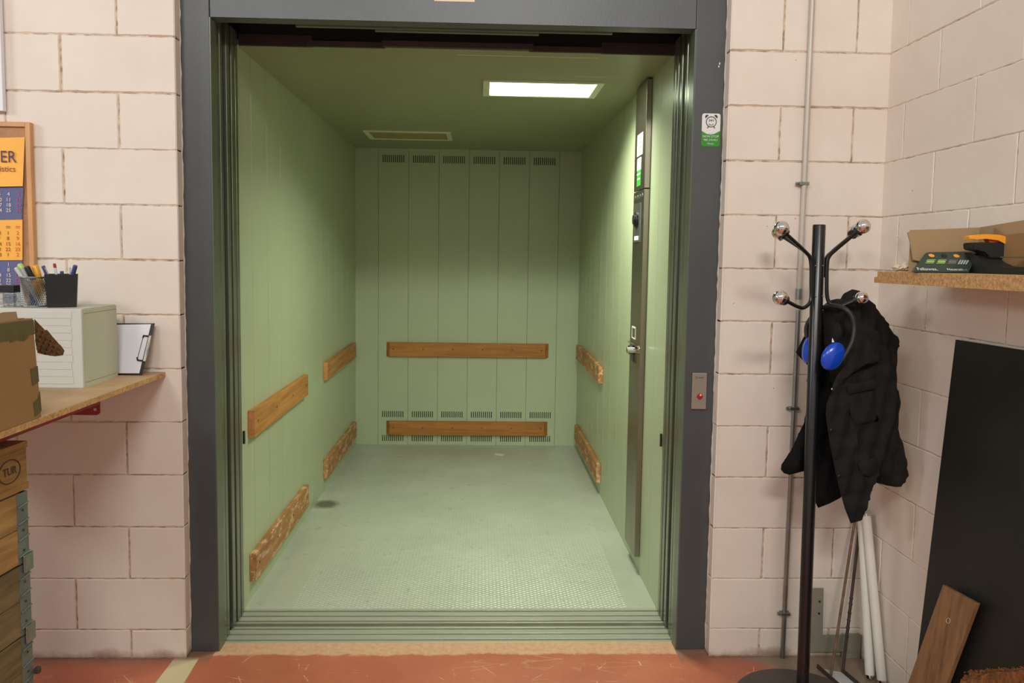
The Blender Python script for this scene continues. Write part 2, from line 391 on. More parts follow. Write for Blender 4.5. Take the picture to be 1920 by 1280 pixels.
# reveal at the frame side
prism(bb, [(XL-.004, .0045, 0), (XL-.004, .20, 0), (XL-.004, .20, 3.5), (XL-.004, .0045, 3.5)], (-.03, 0, 0))
block_wall(bb, bmo, lambda u, z, d: Vector((XL+d, u, z)), -.0005, .058, courses(.112, 3.4, [], []), .007, 6)
XRW = .920
jr1 = [1.118, 1.392]; jr2 = [1.215]
block_wall(bb, bmo, lambda u, z, d: Vector((u, -d, z)), XRW, 1.535, courses(.112, 3.4, jr1, jr2), .007, 2)
prism(bb, [(XRW+.004, .0045, 0), (XRW+.004, .20, 0), (XRW+.004, .20, 3.5), (XRW+.004, .0045, 3.5)], (.03, 0, 0))
block_wall(bb, bmo, lambda u, z, d: Vector((XRW-d, u, z)), -.0005, .062, courses(.112, 3.4, [], []), .007, 8)
block_wall(bb, bmo, lambda u, z, d: Vector((u, -d, z+2.712)), XL, XRW, [(0, .2, [-.7, -.3, .1, .5]), (.2, .4, [-.9, -.5, -.1, .3, .7]), (.4, .6, [-.7, -.3, .1, .5])], .007, 3)
wf = struct('wall_front', bb, 'block'); wfm = obj('mortar', bmo, 'mortar', wf)
# right side wall
bb, bmo = B(), B()
ya = [-.118-.4*i for i in range(12)]; yb = [-.318-.4*i for i in range(12)]
# course from 2.112 to 2.312 is the one with joints at -.118
rws = [(0, .112, yb)]
for k in range(17): rws.append((.112+.2*k, .312+.2*k, ya if k % 2 == 1 else yb))
rws = [(a, b, [-j for j in js]) for a, b, js in rws]
block_wall(bb, bmo, lambda u, z, d: Vector((1.5184-d, -u, z)), -.03, 4.6, rws, .0035, 4, .0018)
wr = struct('wall_right', bb, 'block'); obj('mortar', bmo, 'mortar', wr)
# hall floor
b = B()
vs = [b.verts.new(p) for p in ((-3.2, -6, 0), (1.56, -6, 0), (1.56, .118, 0), (-3.2, .118, 0))]; b.faces.new(vs)
struct('floor', b, 'floor')
# ragged caulk along the frame, both sides
for s, x in ((-1, -1.0925), (1, .9195)):
    b = B(); rnd = random.Random(5+s); P = []
    for i in range(110):
        z = .01+i*.0235; P.append(Vector((x+s*.002+rnd.uniform(-.0018, .0018), .052, z)))
    tube(b, P, .0045, 6)
    o = obj('trim_1' if s < 0 else 'trim_2', b, 'caulk'); o['kind'] = 'structure'

# ------------------------------------------------------------------ elevator car shell
CL, CR, CY0, CY1, CZ = -.9986, .8068, .4139, 3.3632, 2.3917
def panel_wall(bm, to3, u0, u1, seams, z0, z1, slots=None, zrows=()):
    cols = []; us = sorted(seams); pts = [(u0, 0)]
    cuts = []
    for s in us: pts += [(s-.0016, 0), (s, .006), (s+.0016, 0)]
    pts.append((u1, 0))
    if slots:
        for (a, c) in slots: pts += [(a, 0), (c, 0)]
    pts.sort()
    zs = [z0]+[z for r in zrows for z in r]+[z1]; zs.sort()
    slotset = slots or []
    grid = [[bm.verts.new(to3(u, z, -d)) for z in zs] for u, d in pts]
    for i in range(len(pts)-1):
        um = (pts[i][0]+pts[i+1][0])/2
        ins = any(a < um < c for a, c in slotset)
        for j in range(len(zs)-1):
            zm = (zs[j]+zs[j+1])/2
            if ins and any(a < zm < c for a, c in zrows): continue
            bm.faces.new((grid[i][j], grid[i+1][j], grid[i+1][j+1], grid[i][j+1]))
seB = [-.816+.2413*i for i in range(7)]
slots = []
for p in range(6):
    for k in range(11):
        a = seB[p]+.034+k*.0165; slots.append((a, a+.0065))
b = B(); panel_wall(b, lambda u, z, d: Vector((u, CY1-d, z)), CL, CR, seB, -.005, CZ, slots, [(.028, .078), (.226, .276), (2.282, 2.340)])
wb = struct('wall_back', b, 'car')
bx('vent_backing', 'dark', wb, CL, CR, CY1+.03, CY1+.04, 0, CZ)
b = B(); panel_wall(b, lambda u, z, d: Vector((CL+d, u, z)), CY0, CY1, [.827+.2415*i for i in range(-1, 11)], -.005, CZ)
struct('wall_car_left', b, 'car')
b = B(); panel_wall(b, lambda u, z, d: Vector((CR-d, u, z)), CY0, CY1, [.59, 1.27, 1.51, 1.75, 1.99, 2.23, 2.47, 2.71, 2.95, 3.19], -.005, CZ)
struct('wall_car_right', b, 'car')
b = B(); box(b, CL-.02, CR+.02, CY0-.002, CY1+.05, -.02, 0); struct('floor_car', b, 'plate')
b = B(); box(b, CL-.02, CR+.02, CY0-.03, CY1+.05, CZ, CZ+.02)
struct('ceiling_car', b, 'carceil')
b = B()
for (x0, x1, y0, y1) in ((-.10, .50, .462, .468), (.44, .66, .80, .803)): box(b, x0, x1, y0, y1, CZ-.0015, CZ+.001)
o = obj('trim_3', b, 'lampframe'); o['kind'] = 'structure'
# outer sides so nothing is paper thin from another position
b = B(); box(b, CL-.05, CL-.02, CY0, CY1, 0, CZ); box(b, CR+.02, CR+.05, CY0, CY1, 0, CZ); box(b, CL-.05, CR+.05, CY1+.05, CY1+.08, 0, CZ)
o = obj('trim_4', b, 'dark'); o['kind'] = 'structure'

# ------------------------------------------------------------------ doorway
door = bpy.data.objects.new('door_1', None); COL.objects.link(door); door['kind'] = 'structure'; door.location = (-.09, .07, 0)
def post(name, x0, x1, y0, y1, m='frame'):
    b = B(); box(b, x0, x1, y0, y1, 0, 2.715, bev=.003); return obj(name, b, m, door)
post('frame_post', -1.092, -.988, .050, .110); post('frame_post', .806, .919, .055, .112)
bx('jamb_lining', 'jamb', door, -.9885, -.9845, .052, .114, .0, 2.40); bx('jamb_lining', 'jamb', door, .8025, .8065, .057, .116, .0, 2.40)
b = B(); box(b, -.986, .804, .056, .060, 2.402, 2.715); box(b, -.986, .804, .058, .125, 2.402, 2.408)
obj('frame_header', b, 'frame2', door)
# open telescopic door leaves: edges only stand in the opening
for side in (-1, 1):
    xe = -.987 if side < 0 else .8035
    for (y0, y1, dx) in ((.118, .150, 0), (.156, .184, .0), (.231, .266, .0), (.290, .328, .0), (.340, .372, .0)):
        b = B(); x1 = xe+side*(-dx)
        box(b, x1 if side > 0 else x1-.16, x1+.16 if side > 0 else x1, y0, y1, .004, 2.44, bev=.002)
        obj('door_leaf', b, 'panel', door)
    b = B(); xo = xe+side*.17; box(b, xo, xo+side*.03, .11, .42, -.02, 2.65); obj('pocket_lining', b, 'dark', door)
    x0 = CL-.03 if side < 0 else CR-.001
    b = B(); box(b, x0-.02 if side<0 else x0, CL+.004 if side < 0 else CR+.05, .378, .416, 0, CZ+.04, bev=.002); obj('car_post', b, 'car', door)
    b = B(); xs = -.986 if side < 0 else .801
    for zc in (.735,): box(b, xs-.004, xs+.004, .388, .398, zc-.0, zc+.055)
    obj('strike_plate', b, 'blackp', door)
# sill tracks
b = B()
for y0, y1 in ((.118, .133), (.143, .180), (.190, .223), (.236, .251)): box(b, -1.0, .816, y0, y1, -.018, .0, bev=.001)
box(b, -1.0, .816, .118, .252, -.03, -.016)
obj('landing_sill', b, 'sill', door)
b = B()
for y0, y1 in ((.281, .291), (.304, .338), (.349, .382), (.396, .4125)): box(b, -1.0, .812, y0, y1, -.018, .0, bev=.001)
box(b, -1.0, .812, .281, .4125, -.03, -.016)
obj('car_sill', b, 'sill', door)
bx('rubbing_strip', 'silldark', door, -1.0, .816, .253, .280, -.02, -.004)
bx('pit_lining', 'dark', door, -1.2, 1.0, .112, .412, -.06, -.032)
# overhead void and stepped header plates
bx('void_lid', 'dark', door, -1.2, 1.0, .11, .45, 2.64, 2.66)
bx('void_back', 'dark', door, -1.2, 1.0, .43, .45, 2.40, 2.64)
for (x0, x1, y0, y1, z0, z1) in ((-.695, .505, .132, .150, 2.398, 2.47), (-.40, .225, .152, .172, 2.394, 2.47), (-.986, .804, .126, .130, 2.409, 2.47)):
    bx('landing_header_plate', 'jamb', door, x0, x1, y0, y1, z0, z1)
for (x0, x1, y0, z0) in ((-.985, -.688, .380, 2.3885), (.502, .8065, .380, 2.3885), (-.70, -.388, .345, 2.3815), (.20, .505, .345, 2.3815), (-.395, .215, .315, 2.381)):
    bx('car_header_plate', 'brown', door, x0, x1, y0, y0+.014, z0, z0+.045 if y0 > .37 else z0+.022)
bx('header_beam', 'dark', door, -.985, .8065, .388, .410, 2.40, 2.60)

# sign plate at top of header
sg = bx('paper_notice', 'cream', None, -.170, -.021, .0548, .0562, 2.478, 2.56); tag(sg, 'small cream label stuck on the middle of the grey door header', 'label')
# 24 h sticker
st = thing('service_sticker', 'green and white round-cornered 24 hour service sticker on the right frame post', 'sticker', (.874, .054, 2.03))
def rrect(x0, x1, z0, z1, r, y, n=6, top=True, bot=True):
    P = []
    for cx, cz, a0, on in ((x1-r, z1-r, 0, top), (x0+r, z1-r, 90, top), (x0+r, z0+r, 180, bot), (x1-r, z0+r, 270, bot)):
        for k in range(n+1):
            a = math.radians(a0+90*k/n)
            if on: P.append((cx+r*math.cos(a), y, cz+r*math.sin(a)))
            elif k == 0: P.append((x1 if cx > (x0+x1)/2 else x0, y, z1 if cz > (z0+z1)/2 else z0))
    return P
SX0, SX1, SZ0, SZ1 = .8385, .9085, 1.969, 2.092
b = B(); prism(b, rrect(SX0, SX1, SZ0, SZ1, .009, .0542), (0, -.0008, 0)); obj('backing', b, 'whitel', st)
P = [p for p in rrect(SX0, SX1, SZ0, SZ0+.052, .009, .0532, top=False)]
P = []
for k in range(13):
    t = k/12; P.append((SX0+(SX1-SX0)*t, .0533, SZ0+.058-.022*math.sin(math.pi*min(1, t*1.05))*.6))
for cx, cz, a0 in ((SX1-.009, SZ0+.009, 360), (SX0+.009, SZ0+.009, 270)):
    for k in range(7):
        a = math.radians(a0-90*k/6); P.append((cx+.009*math.cos(a), .0533, cz+.009*math.sin(a)))
b = B(); prism(b, P, (0, -.0005, 0)); grn = obj('green_panel', b, 'green', st)
b = B(); cx, cz = .8735, 2.061
tube(b, [(cx+.019*math.cos(a*math.pi/16), .0528, cz+.019*math.sin(a*math.pi/16)) for a in range(33)], .0014, 6, caps=False)
for s in (-1, 1):
    tube(b, [(cx+s*.010, .0528, cz-.017), (cx+s*.014, .0528, cz-.024)], .0016, 6)
    pts = [(cx+s*.016+.0075*math.cos(math.radians(a)), .0532, cz+.0185+.0075*math.sin(math.radians(a))) for a in range(-45 if s < 0 else 45, 136 if s < 0 else 226, 15)]
    if s > 0: pts = [(cx+.016+.0075*math.cos(math.radians(a)), .0532, cz+.0185+.0075*math.sin(math.radians(a))) for a in range(-45, 136, 15)]
    else: pts = [(cx-.016+.0075*math.cos(math.radians(a)), .0532, cz+.0185+.0075*math.sin(math.radians(a))) for a in range(45, 226, 15)]
    prism(b, pts, (0, -.0006, 0))
tube(b, [(cx+.009*math.cos(math.radians(a)), .0528, cz-.003+.009*math.sin(math.radians(a))) for a in range(205, 336, 10)], .0011, 6)
obj('alarm_clock_emblem', b, 'ink', st)
R, U = (1, 0, 0), (0, 0, 1)
text('24H', .012, 'ink', st, (cx, .0528, cz+.005), R, U)
text('servicio', .006, 'whitel', st, (.873, .0522, 2.0175), R, U)
text('NON STOP', .0115, 'whitel', st, (.873, .0522, 2.0065), R, U, sx=1.05)
text('900 210 813', .0105, 'whitel', st, (.873, .0522, 1.9935), R, U, sx=1.0)
text('Orona', .009, 'whitel', st, (.873, .0522, 1.980), R, U)
# landing call station
cs = thing('call_button_plate', 'narrow stainless call plate with red lit button on the right frame post', 'call button', (.861, .054, 1.037))
b = B(); box(b, .832, .889, .044, .0545, .967, 1.109, bev=.003); obj('faceplate', b, 'steelp', cs)
b = B(); lathe(b, [(.0105, 0), (.0105, .004), (.009, .006), (0, .0065)], (.862, .044, 1.018), 'y', 24, Matrix.Diagonal((1, -1, 1)).to_3x3()); obj('push_button', b, 'red', cs, True)
b = B(); ball(b, (.864, .0385, 1.024), .0032); obj('indicator_light', b, 'led', cs, True)
text('O', .010, 'ink', cs, (.847, .0435, 1.091), R, U); text('orona', .008, 'ink', cs, (.865, .0435, 1.091), R, U)
b = B(); box(b, .896, .900, .0525, .054, 2.272, 2.280); box(b, .893, .897, .0525, .054, 2.262, 2.269)
tag(obj('paint_chip', b, 'whitel'), 'tiny white paint chip mark high on the right frame post', 'paint mark')

# ------------------------------------------------------------------ ceiling lamps
def lamp_light(x0, x1, y0, y1, z, power):
    l = bpy.data.lights.new('lamp_light', 'AREA'); l.shape = 'RECTANGLE'; l.size = x1-x0; l.size_y = y1-y0; l.energy = power; l.color = (.93, 1, .80); l.spread = math.radians(144)
    o = bpy.data.objects.new('lamp_light', l); COL.objects.link(o); o.location = ((x0+x1)/2, (y0+y1)/2, z); return o
def lamp(x0, x1, y0, y1, mat, label):
    t = thing('ceiling_lamp', label, 'lamp', ((x0+x1)/2, (y0+y1)/2, CZ), 'elevator ceiling lamps')
    b = B(); z0, z1 = CZ-.010, CZ+.0005
    box(b, x0, x0+.034, y0, y1, z0, z1, bev=.002); box(b, x1-.034, x1, y0, y1, z0, z1, bev=.002)
    box(b, x0+.034, x1-.034, y0, y0+.022, z0, z1, bev=.002); box(b, x0+.034, x1-.034, y1-.022, y1, z0, z1, bev=.002)
    obj('lamp_frame', b, 'lampframe', t)
    bx('diffuser', mat, t, x0+.034, x1-.034, y0+.022, y1-.022, CZ-.006, CZ-.0005)
    return t
lamp(.012, .600, .905, 1.252, 'lamp', 'lit rectangular ceiling lamp glowing bright white near the elevator entrance')
lamp_light(.048, .564, .929, 1.228, CZ-.0075, 25)
lamp(-.806, -.207, 2.49, 2.84, 'lampoff', 'unlit yellowed rectangular ceiling lamp toward the back of the elevator')

# ------------------------------------------------------------------ wooden bumper rails
def rail(label, wall, a, c, z0, z1, mat, screws):
    """wall 'L','R' along y, 'B' along x"""
    th = .028
    if wall == 'B': P = lambda u, d, z: (u, CY1-d, z)
    elif wall == 'L': P = lambda u, d, z: (CL+d, u, z)
    else: P = lambda u, d, z: (CR-d, u, z)
    mid = P((a+c)/2, 0, (z0+z1)/2)
    t = thing('bumper_rail', label, 'rail', mid, 'wooden bumper rails in the elevator')
    b = B(); ch = .030
    prof = [(a, .001), (a+.004, .001), (a+ch if wall == 'B' else a+.012, th), (c-ch if wall == 'B' else c-.012, th), (c, .001)]
    lo = [b.verts.new(P(u, d, z0)) for u, d in prof]; hi = [b.verts.new(P(u, d, z1)) for u, d in prof]
    n = len(prof)
    for i in range(n): b.faces.new((lo[i], lo[(i+1) % n], hi[(i+1) % n], hi[i]))
    b.faces.new(lo); b.faces.new(list(reversed(hi)))
    bmesh.ops.bevel(b, geom=[e for e in b.edges], offset=.0015, segments=1, affect='EDGES')
    obj('board', b, mat, t)
    for i in range(screws):
        u = a+.06+(c-a-.12)*i/(screws-1); s = B(); p = Vector(P(u, th-.001, (z0+z1)/2+.005)); q = Vector(P(u, th+.0012, (z0+z1)/2+.005))
        tube(s, [p, q], .005, 10); obj('screw', s, 'rustd', t)
rail('upper varnished wooden rail across the back wall of the elevator', 'B', -.750, .570, .728, .842, 'railx', 6)
rail('lower varnished wooden rail near the floor along the back wall', 'B', -.750, .572, .083, .197, 'railx', 6)
rail('upper wooden rail at waist height on the left wall nearest the entrance', 'L', .488, 1.553, .738, .856, 'rail', 4)
rail('upper wooden rail on the left wall beside the back corner', 'L', 2.085, 3.235, .735, .850, 'rail', 4)
rail('scuffed low wooden rail on the left wall nearest the entrance', 'L', .490, 1.550, .088, .212, 'railworn', 4)
rail('scuffed low wooden rail on the left wall beside the back corner', 'L', 2.080, 3.255, .088, .212, 'railworn', 4)
rail('upper wooden rail on the right wall in the back corner', 'R', 2.030, 3.240, .738, .852, 'railworn', 4)
rail('scuffed low wooden rail on the right wall in the back corner', 'R', 2.025, 3.240, .085, .205, 'railworn', 4)

# scrap on the car floor
b = B(); q = [(.13, 3.07), (.19, 3.045), (.215, 3.055), (.16, 3.085)]
prism(b, [(x, y, .001) for x, y in q], (0, 0, .003)); prism(b, [(.135, 3.035, .001), (.20, 3.015, .001), (.205, 3.022, .001), (.142, 3.043, .001)], (0, 0, .004))
tag(obj('paper_scrap', b, 'paper'), 'small folded paper scrap lying on the elevator floor near the back wall', 'paper scrap')

# ------------------------------------------------------------------ car operating panel
cp = thing('control_column', 'full-height stainless control column standing on the elevator right wall', 'control panel', (.80, .91, .08))
XC = .780
b = B(); box(b, XC, CR-.0005, .784, 1.035, .085, 1.874, bev=.002); obj('lower_cover', b, 'steel', cp)
b = B(); box(b, XC, CR-.0005, .784, 1.035, 1.878, CZ-.008, bev=.002); obj('upper_cover', b, 'steel', cp)
# faces look toward -x; right vector for a reader inside the car is -y
RY, UZ = (0, -1, 0), (0, 0, 1)
lab = bx('notice_label', 'whitel', cp, XC-.0012, XC, .842, .975, 2.045, 2.150, label='white notice label near the column top')
for i in range(4): bx('printed_line', 'greyp', lab, XC-.0016, XC-.001, .862, .95, 2.06+.022*i, 2.066+.022*i)
bx('label_top', 'whitel', cp, XC-.0012, XC, .870, .962, 1.975, 2.035, label='white upper half of the service label')
lg = bx('label_bottom', 'green', cp, XC-.0012, XC, .870, .962, 1.898, 1.975, label='green lower half of the service label')
text('NON STOP', .016, 'whitel', lg, (XC-.0016, .916, 1.955), RY, UZ); text('900 210 813', .013, 'whitel', lg, (XC-.0016, .916, 1.932), RY, UZ)
for i in range(4):
    b = B(); tube(b, [(XC-.002, .99-.055*i, 1.845), (XC+.002, .99-.055*i, 1.845)], .011, 14); obj('push_button', b, 'zinc', cp)
kp = bx('key_switch_plate', 'zinc', cp, XC-.003, XC, .850, 1.000, 1.625, 1.815)
b = B(); tube(b, [(XC-.012, .925, 1.735), (XC-.003, .925, 1.735)], .038, 24); tube(b, [(XC-.022, .925, 1.735), (XC-.012, .925, 1.735)], .024, 20); obj('key_switch', b, 'blackp', kp)
bx('printed_line', 'whitel', kp, XC-.0036, XC-.003, .875, .975, 1.635, 1.655)
b = B()
for (y0, y1, z0, z1) in ((.895, .985, 1.198, 1.206), (.895, .985, 1.145, 1.150), (.895, .902, 1.15, 1.198), (.978, .985, 1.15, 1.198)): box(b, XC-.0018, XC, y0, y1, z0, z1)
obj('engraved_frame', b, 'whitel', cp)
bx('ledge', 'chrome', cp, XC-.012, XC, .790, 1.030, 1.118, 1.126)
b = B(); tube(b, [(XC-.050, .85, 1.098), (XC, .85, 1.098)], .015, 16); obj('key_knob', b, 'chrome', cp, True)
b = B(); tube(b, [(XC-.028, .92, 1.092), (XC, .92, 1.092)], .022, 16); obj('lock_barrel', b, 'blackp', cp, True)
bx('brown_patch', 'brown', cp, XC-.001, XC, .86, 1.0, 1.03, 1.07)  # flat brown patch on the column face below the knob

# ------------------------------------------------------------------ conduit on the front wall
cn = thing('conduit_pipe', 'thin grey electrical conduit running up the block wall right of the elevator', 'pipe', (1.208, -.012, 0))
b = B(); tube(b, [(1.210, -.014, 1.36), (1.212, -.014, 3.3)], .0100, 12); obj('pipe_upper', b, 'conduit', cn, True)
b = B(); tube(b, [(1.206, -.013, .0), (1.210, -.013, 1.44)], .0085, 12); tube(b, [(1.209, -.013, 1.40), (1.209, -.013, 1.44)], .012, 12); obj('pipe_lower', b, 'zinc', cn, True)
for z in (1.83, .985, .18):
    b = B(); box(b, 1.190, 1.226, -.024, -.0005, z-.006, z+.006, bev=.001); tube(b, [(1.190, -.012, z), (1.180, -.012, z)], .006, 8); obj('clamp', b, 'zinc', cn)

# ------------------------------------------------------------------ left: corkboard and calendar
cb = thing('cork_board', 'wood-framed cork board hanging on the left block wall behind the calendar', 'notice board', (-1.9, 0, 1.6))
BZ0, BZ1, BX1, BX0 = 1.30, 1.998, -1.600, -2.55
b = B(); box(b, BX1-.017, BX1, -.024, -.001, BZ0, BZ1, bev=.002); box(b, BX0, BX0+.017, -.024, -.001, BZ0, BZ1, bev=.002)
box(b, BX0+.017, BX1-.017, -.024, -.001, BZ1-.017, BZ1, bev=.002); box(b, BX0+.017, BX1-.017, -.024, -.001, BZ0, BZ0+.017, bev=.002)
obj('board_frame', b, 'frmwood', cb)
bx('cork_sheet', 'cork', cb, BX0+.015, BX1-.015, -.014, -.002, BZ0+.01, BZ1-.01)
cal = thing('wall_calendar', 'orange and blue hanging wall calendar pinned over the cork board', 'calendar', (-1.80, -.018, 1.95))
def sheet(name, p, m, y, curl=.0):
    """p: pixel outline; thickness 1 mm"""
    pts = [at(u, v, y-curl*(v-p[0][1])/100) for u, v in p]
    b = B(); prism(b, pts, (0, .0012, 0)); return obj(name, b, m, cal)
h = sheet('header_sheet', [(-130, 262), (46.3, 257), (42.5, 349), (-130, 352)], 'orange', -.019, .012)
m1 = sheet('month_sheet', [(-130, 354), (44, 350), (41, 411), (-130, 413)], 'navy', -.022)
m2 = sheet('month_sheet', [(-130, 414), (42, 411.5), (42, 487.5), (-130, 489)], 'orange', -.022)
m3 = sheet('month_sheet', [(-130, 490), (41.5, 488.5), (40, 566), (-130, 567)], 'navy', -.022)
def ptext(s, u, v, hpx, m, par, y, align='CENTER', sx=1.0):
    p = at(u, v, y); sz = hpx/1440*2.85/.70
    text(s, sz, m, par, p, R, U, align, sx=sx, depth=.0003)
ptext('ER', 30.5, 295, 21, 'purple', h, -.0275, 'RIGHT', .88); ptext('logistics', 29, 317, 10.5, 'numb', h, -.0285, 'RIGHT', .95)
for v, row in ((364, ('3', '4', '5')), (374.5, ('10', '11', '12')), (384.5, ('17', '18', '19')), (394.5, ('24', '25', '26'))):
    for u, s, m in zip((-1, 16, 35), row, ('numw', 'numw', 'numr')): ptext(s, u, v, 6.5, m, m1, -.0235)
for v, row in ((437, ('31', '1', '2')), (447, ('7', '8', '9')), (457.5, ('14', '15', '16')), (467.5, ('21', '22', '23')), (477.5, ('28', '1', '2'))):
    for u, s, m in zip((-2, 15, 33), row, ('numb', 'numb', 'numo')): ptext(s, u, v, 6.5, m, m2, -.0235)
for u, m in ((15, 'numb'), (33, 'numo')): ptext('=', u, 426, 8, m, m2, -.0235, sx=1.4)
for v, row in ((496, ('', '1', '2')), (506, ('7', '8', '9')), (516, ('14', '15', '16')), (526, ('21', '22', '23')), (535, ('28', '29', '30'))):
    for u, s, m in zip((-2, 16, 33), row, ('numw', 'numw', 'numr')):
        if s: ptext(s, u, v, 6.5, m, m3, -.0235)
# white board edge above it
tag(bx('white_panel', 'white', None, -2.5, -1.690, -.024, -.004, 2.035, 2.75, bev=.002), 'edge of a white panel on the left wall above the cork board', 'panel')

# ------------------------------------------------------------------ left shelf and what stands on it
ZS = 1.101
sh = thing('chipboard_shelf', 'deep chipboard shelf along the left holding the drawer unit and cardboard box', 'shelf', (-1.5, -.8, 1.083))
b = B(); box(b, -2.2, -1.151, -1.75, -.001, 1.0835, ZS, bev=.001); obj('board', b, 'chiptop', sh)
bx('raw_edge', 'chip', sh, -1.1512, -1.1495, -1.75, -.0015, 1.0838, ZS-.0005, label='raw speckled front edge')
b = B(); box(b, -1.247, -1.243, -1.70, -.30, 1.038, 1.083); box(b, -1.285, -1.243, -1.70, -.30, 1.079, 1.083)
pts = [(-1.184, -.300, 1.083), (-1.250, -.300, 1.083), (-1.332, -.300, 1.004), (-1.262, -.300, 1.002), (-1.250, -.300, 1.006), (-1.246, -.300, 1.018)]
prism(b, [(-1.243, -.302, 1.0828), (-1.243, -.302, 1.010), (-1.247, -.302, 1.004), (-1.254, -.302, 1.001), (-1.340, -.302, 1.001), (-1.400, -.302, 1.030), (-1.400, -.302, 1.0828)], (0, .004, 0))
br = obj('bracket', b, 'red', sh)
b = B(); tube(b, [(-1.258, -.304, 1.020), (-1.258, -.301, 1.020)], .005, 12); obj('bolt_hole', b, 'pale', br)

du = thing('drawer_unit', 'pale grey plastic desktop drawer unit on the left shelf under the pen cups', 'drawer unit', (-1.47, -.24, ZS))
UX0, UX1, UY0, UY1, UZ1 = -1.70, -1.264, -.362, -.105, 1.357
b = B()
prism(b, [(UX0, UY0+.012, ZS), (UX1, UY0+.012, ZS), (UX1, UY1-.02, ZS), (UX1-.02, UY1, ZS), (UX0, UY1, ZS)], (0, 0, UZ1-ZS))
bmesh.ops.bevel(b, geom=[e for e in b.edges if abs(e.verts[0].co.z-e.verts[1].co.z) < 1e-5 and e.verts[0].co.z > 1.3], offset=.003, segments=2, affect='EDGES')
obj('body', b, 'unitside', du)
b = B(); box(b, UX0, UX1, UY0, UY0+.0115, ZS, UZ1, bev=.002)
obj('front_panel', b, 'unit', du)
fr = 10
for i in range(fr):
    z0 = ZS+.014+i*.0235
    b = B(); box(b, UX0+.01, UX1-.030-.002*(i % 3), UY0-.0013, UY0, z0, z0+.0222, bev=.0006); obj('drawer', b, 'unit', du)
for z_ in (UZ1-.016, ZS+.016):
    b = B(); box(b, UX1-.0002, UX1+.0006, UY0+.016, UY1-.02, z_, z_+.0012); obj('seam_line', b, 'greyp', du)

ZU = UZ1+.0005
# black pen cup
bc = thing('pen_cup', 'black square tapered pen cup at the right end of the drawer unit', 'pen cup', (-1.372, -.255, ZU), 'pen cups on the drawer unit')
b = B(); n = 4
def cup(b, cx, cy, z0, z1, w0, w1, t=.002):
    rings = []
    for (w, z) in ((w0, z0), (w1, z1), (w1-t, z1), (w0-t, z0+t)):
        rings.append([b.verts.new((cx+sx*w, cy+sy*w, z)) for sx, sy in ((-1, -1), (1, -1), (1, 1), (-1, 1))])
    for i in range(3):
        for k in range(4): b.faces.new((rings[i][k], rings[i][(k+1) % 4], rings[i+1][(k+1) % 4], rings[i+1][k]))
    b.faces.new(list(reversed(rings[0]))); b.faces.new(rings[3])
cup(b, 0, 0, ZU, ZU+.108, .0415, .0475)
for v in b.verts: v.co = Matrix.Translation((-1.378, -.258, 0)) @ Matrix.Rotation(math.radians(26), 4, 'Z') @ v.co
bmesh.ops.bevel(b, geom=list(b.edges), offset=.0008, segments=1, affect='EDGES')
obj('cup_body', b, 'blackp', bc)
# mesh cup
mc = thing('pen_cup', 'round grey wire mesh pen cup in the middle of the drawer unit top', 'pen cup', (-1.464, -.262, ZU), 'pen cups on the drawer unit')
b = B(); cx, cy = -1.464, -.262
for k in range(48):
    a = 2*math.pi*k/48
    for s in (1, -1):
        tube(b, [(cx+.0405*math.cos(a+s*.9*t), cy+.0405*math.sin(a+s*.9*t), ZU+.003+t*.092) for t in (0, .25, .5, .75, 1)], 0.0009, 4, caps=False)
obj('mesh_wall', b, 'zinc', mc)
b = B(); rg = lambda z, r, rr: tube(b, [(cx+r*math.cos(a*math.pi/18), cy+r*math.sin(a*math.pi/18), z) for a in range(37)], rr, 8, caps=False)
rg(ZU+.097, .0415, .0022); obj('rim', b, 'zinc', mc, True)
b = B(); rg(ZU+.0022, .0405, .002); obj('foot_ring', b, 'zinc', mc, True)
b = B(); lathe(b, [(.0, 0), (.0405, 0), (.0405, .002), (0, .002)], (cx, cy, ZU), 'z', 32); obj('cup_base', b, 'zinc', mc)
# jar with black lid
jr = thing('clip_jar', 'small clear jar of paper clips with a black lid', 'jar', (-1.537, -.275, ZU))
b = B(); box(b, -1.561, -1.512, -.298, -.252, ZU, ZU+.046, bev=.004); obj('jar_body', b, 'skinp', jr)
b = B(); box(b, -1.5625, -1.5105, -.2995, -.2505, ZU+.047, ZU+.070, bev=.002); obj('lid', b, 'blackp', jr)
b = B(); rnd = random.Random(3)
for i in range(26):
    c = Vector((-1.537+rnd.uniform(-.017, .017), -.275+rnd.uniform(-.015, .015), ZU+.006+rnd.uniform(0, .028))); d = Vector((rnd.uniform(-1, 1), rnd.uniform(-1, 1), rnd.uniform(-.4, .4))).normalized()*.006
    tube(b, [c-d, c+d], .0008, 5)
cl_ = obj('paper_clips', b, 'zinc', jr); cl_['kind'] = 'stuff'

def pen(label, base, tip, r, body, cap, caplen=.3, extra=None, name='pen'):
    a, c = Vector(base), Vector(tip); d = c-a; k = a+d*(1-caplen)
    t = thing(name, label, 'pen', a, 'pens in the pen cups')
    b = B(); tube(b, [a, a+d*.06, k], r, 12, rf=lambda q: .45 if q == 0 else 1); obj('barrel', b, body, t, True)
    b = B(); tube(b, [k, c-d*.02, c], r*1.12, 12, rf=lambda q: .8 if q == 1 else 1); obj('cap', b, cap, t, True)
    if extra:
        b = B(); o = Vector((r*1.2, -r*.6, 0)); tube(b, [k+o+d*.0, c+o-d*.04], r*.28, 6); obj('pocket_clip', b, extra, t)
    return t
zb = ZU+.004
pen('pale marker with a lime tip leaning left out of the mesh pen cup', (-1.445, -.262, zb), (-1.507, -.270, ZU+.140), .0075, 'pale', 'lime', .12, name='marker')
pen('white marker leaning far left in the mesh pen cup', (-1.440, -.272, zb), (-1.5135, -.279, ZU+.128), .0065, 'pale', 'pale', .3, name='marker')
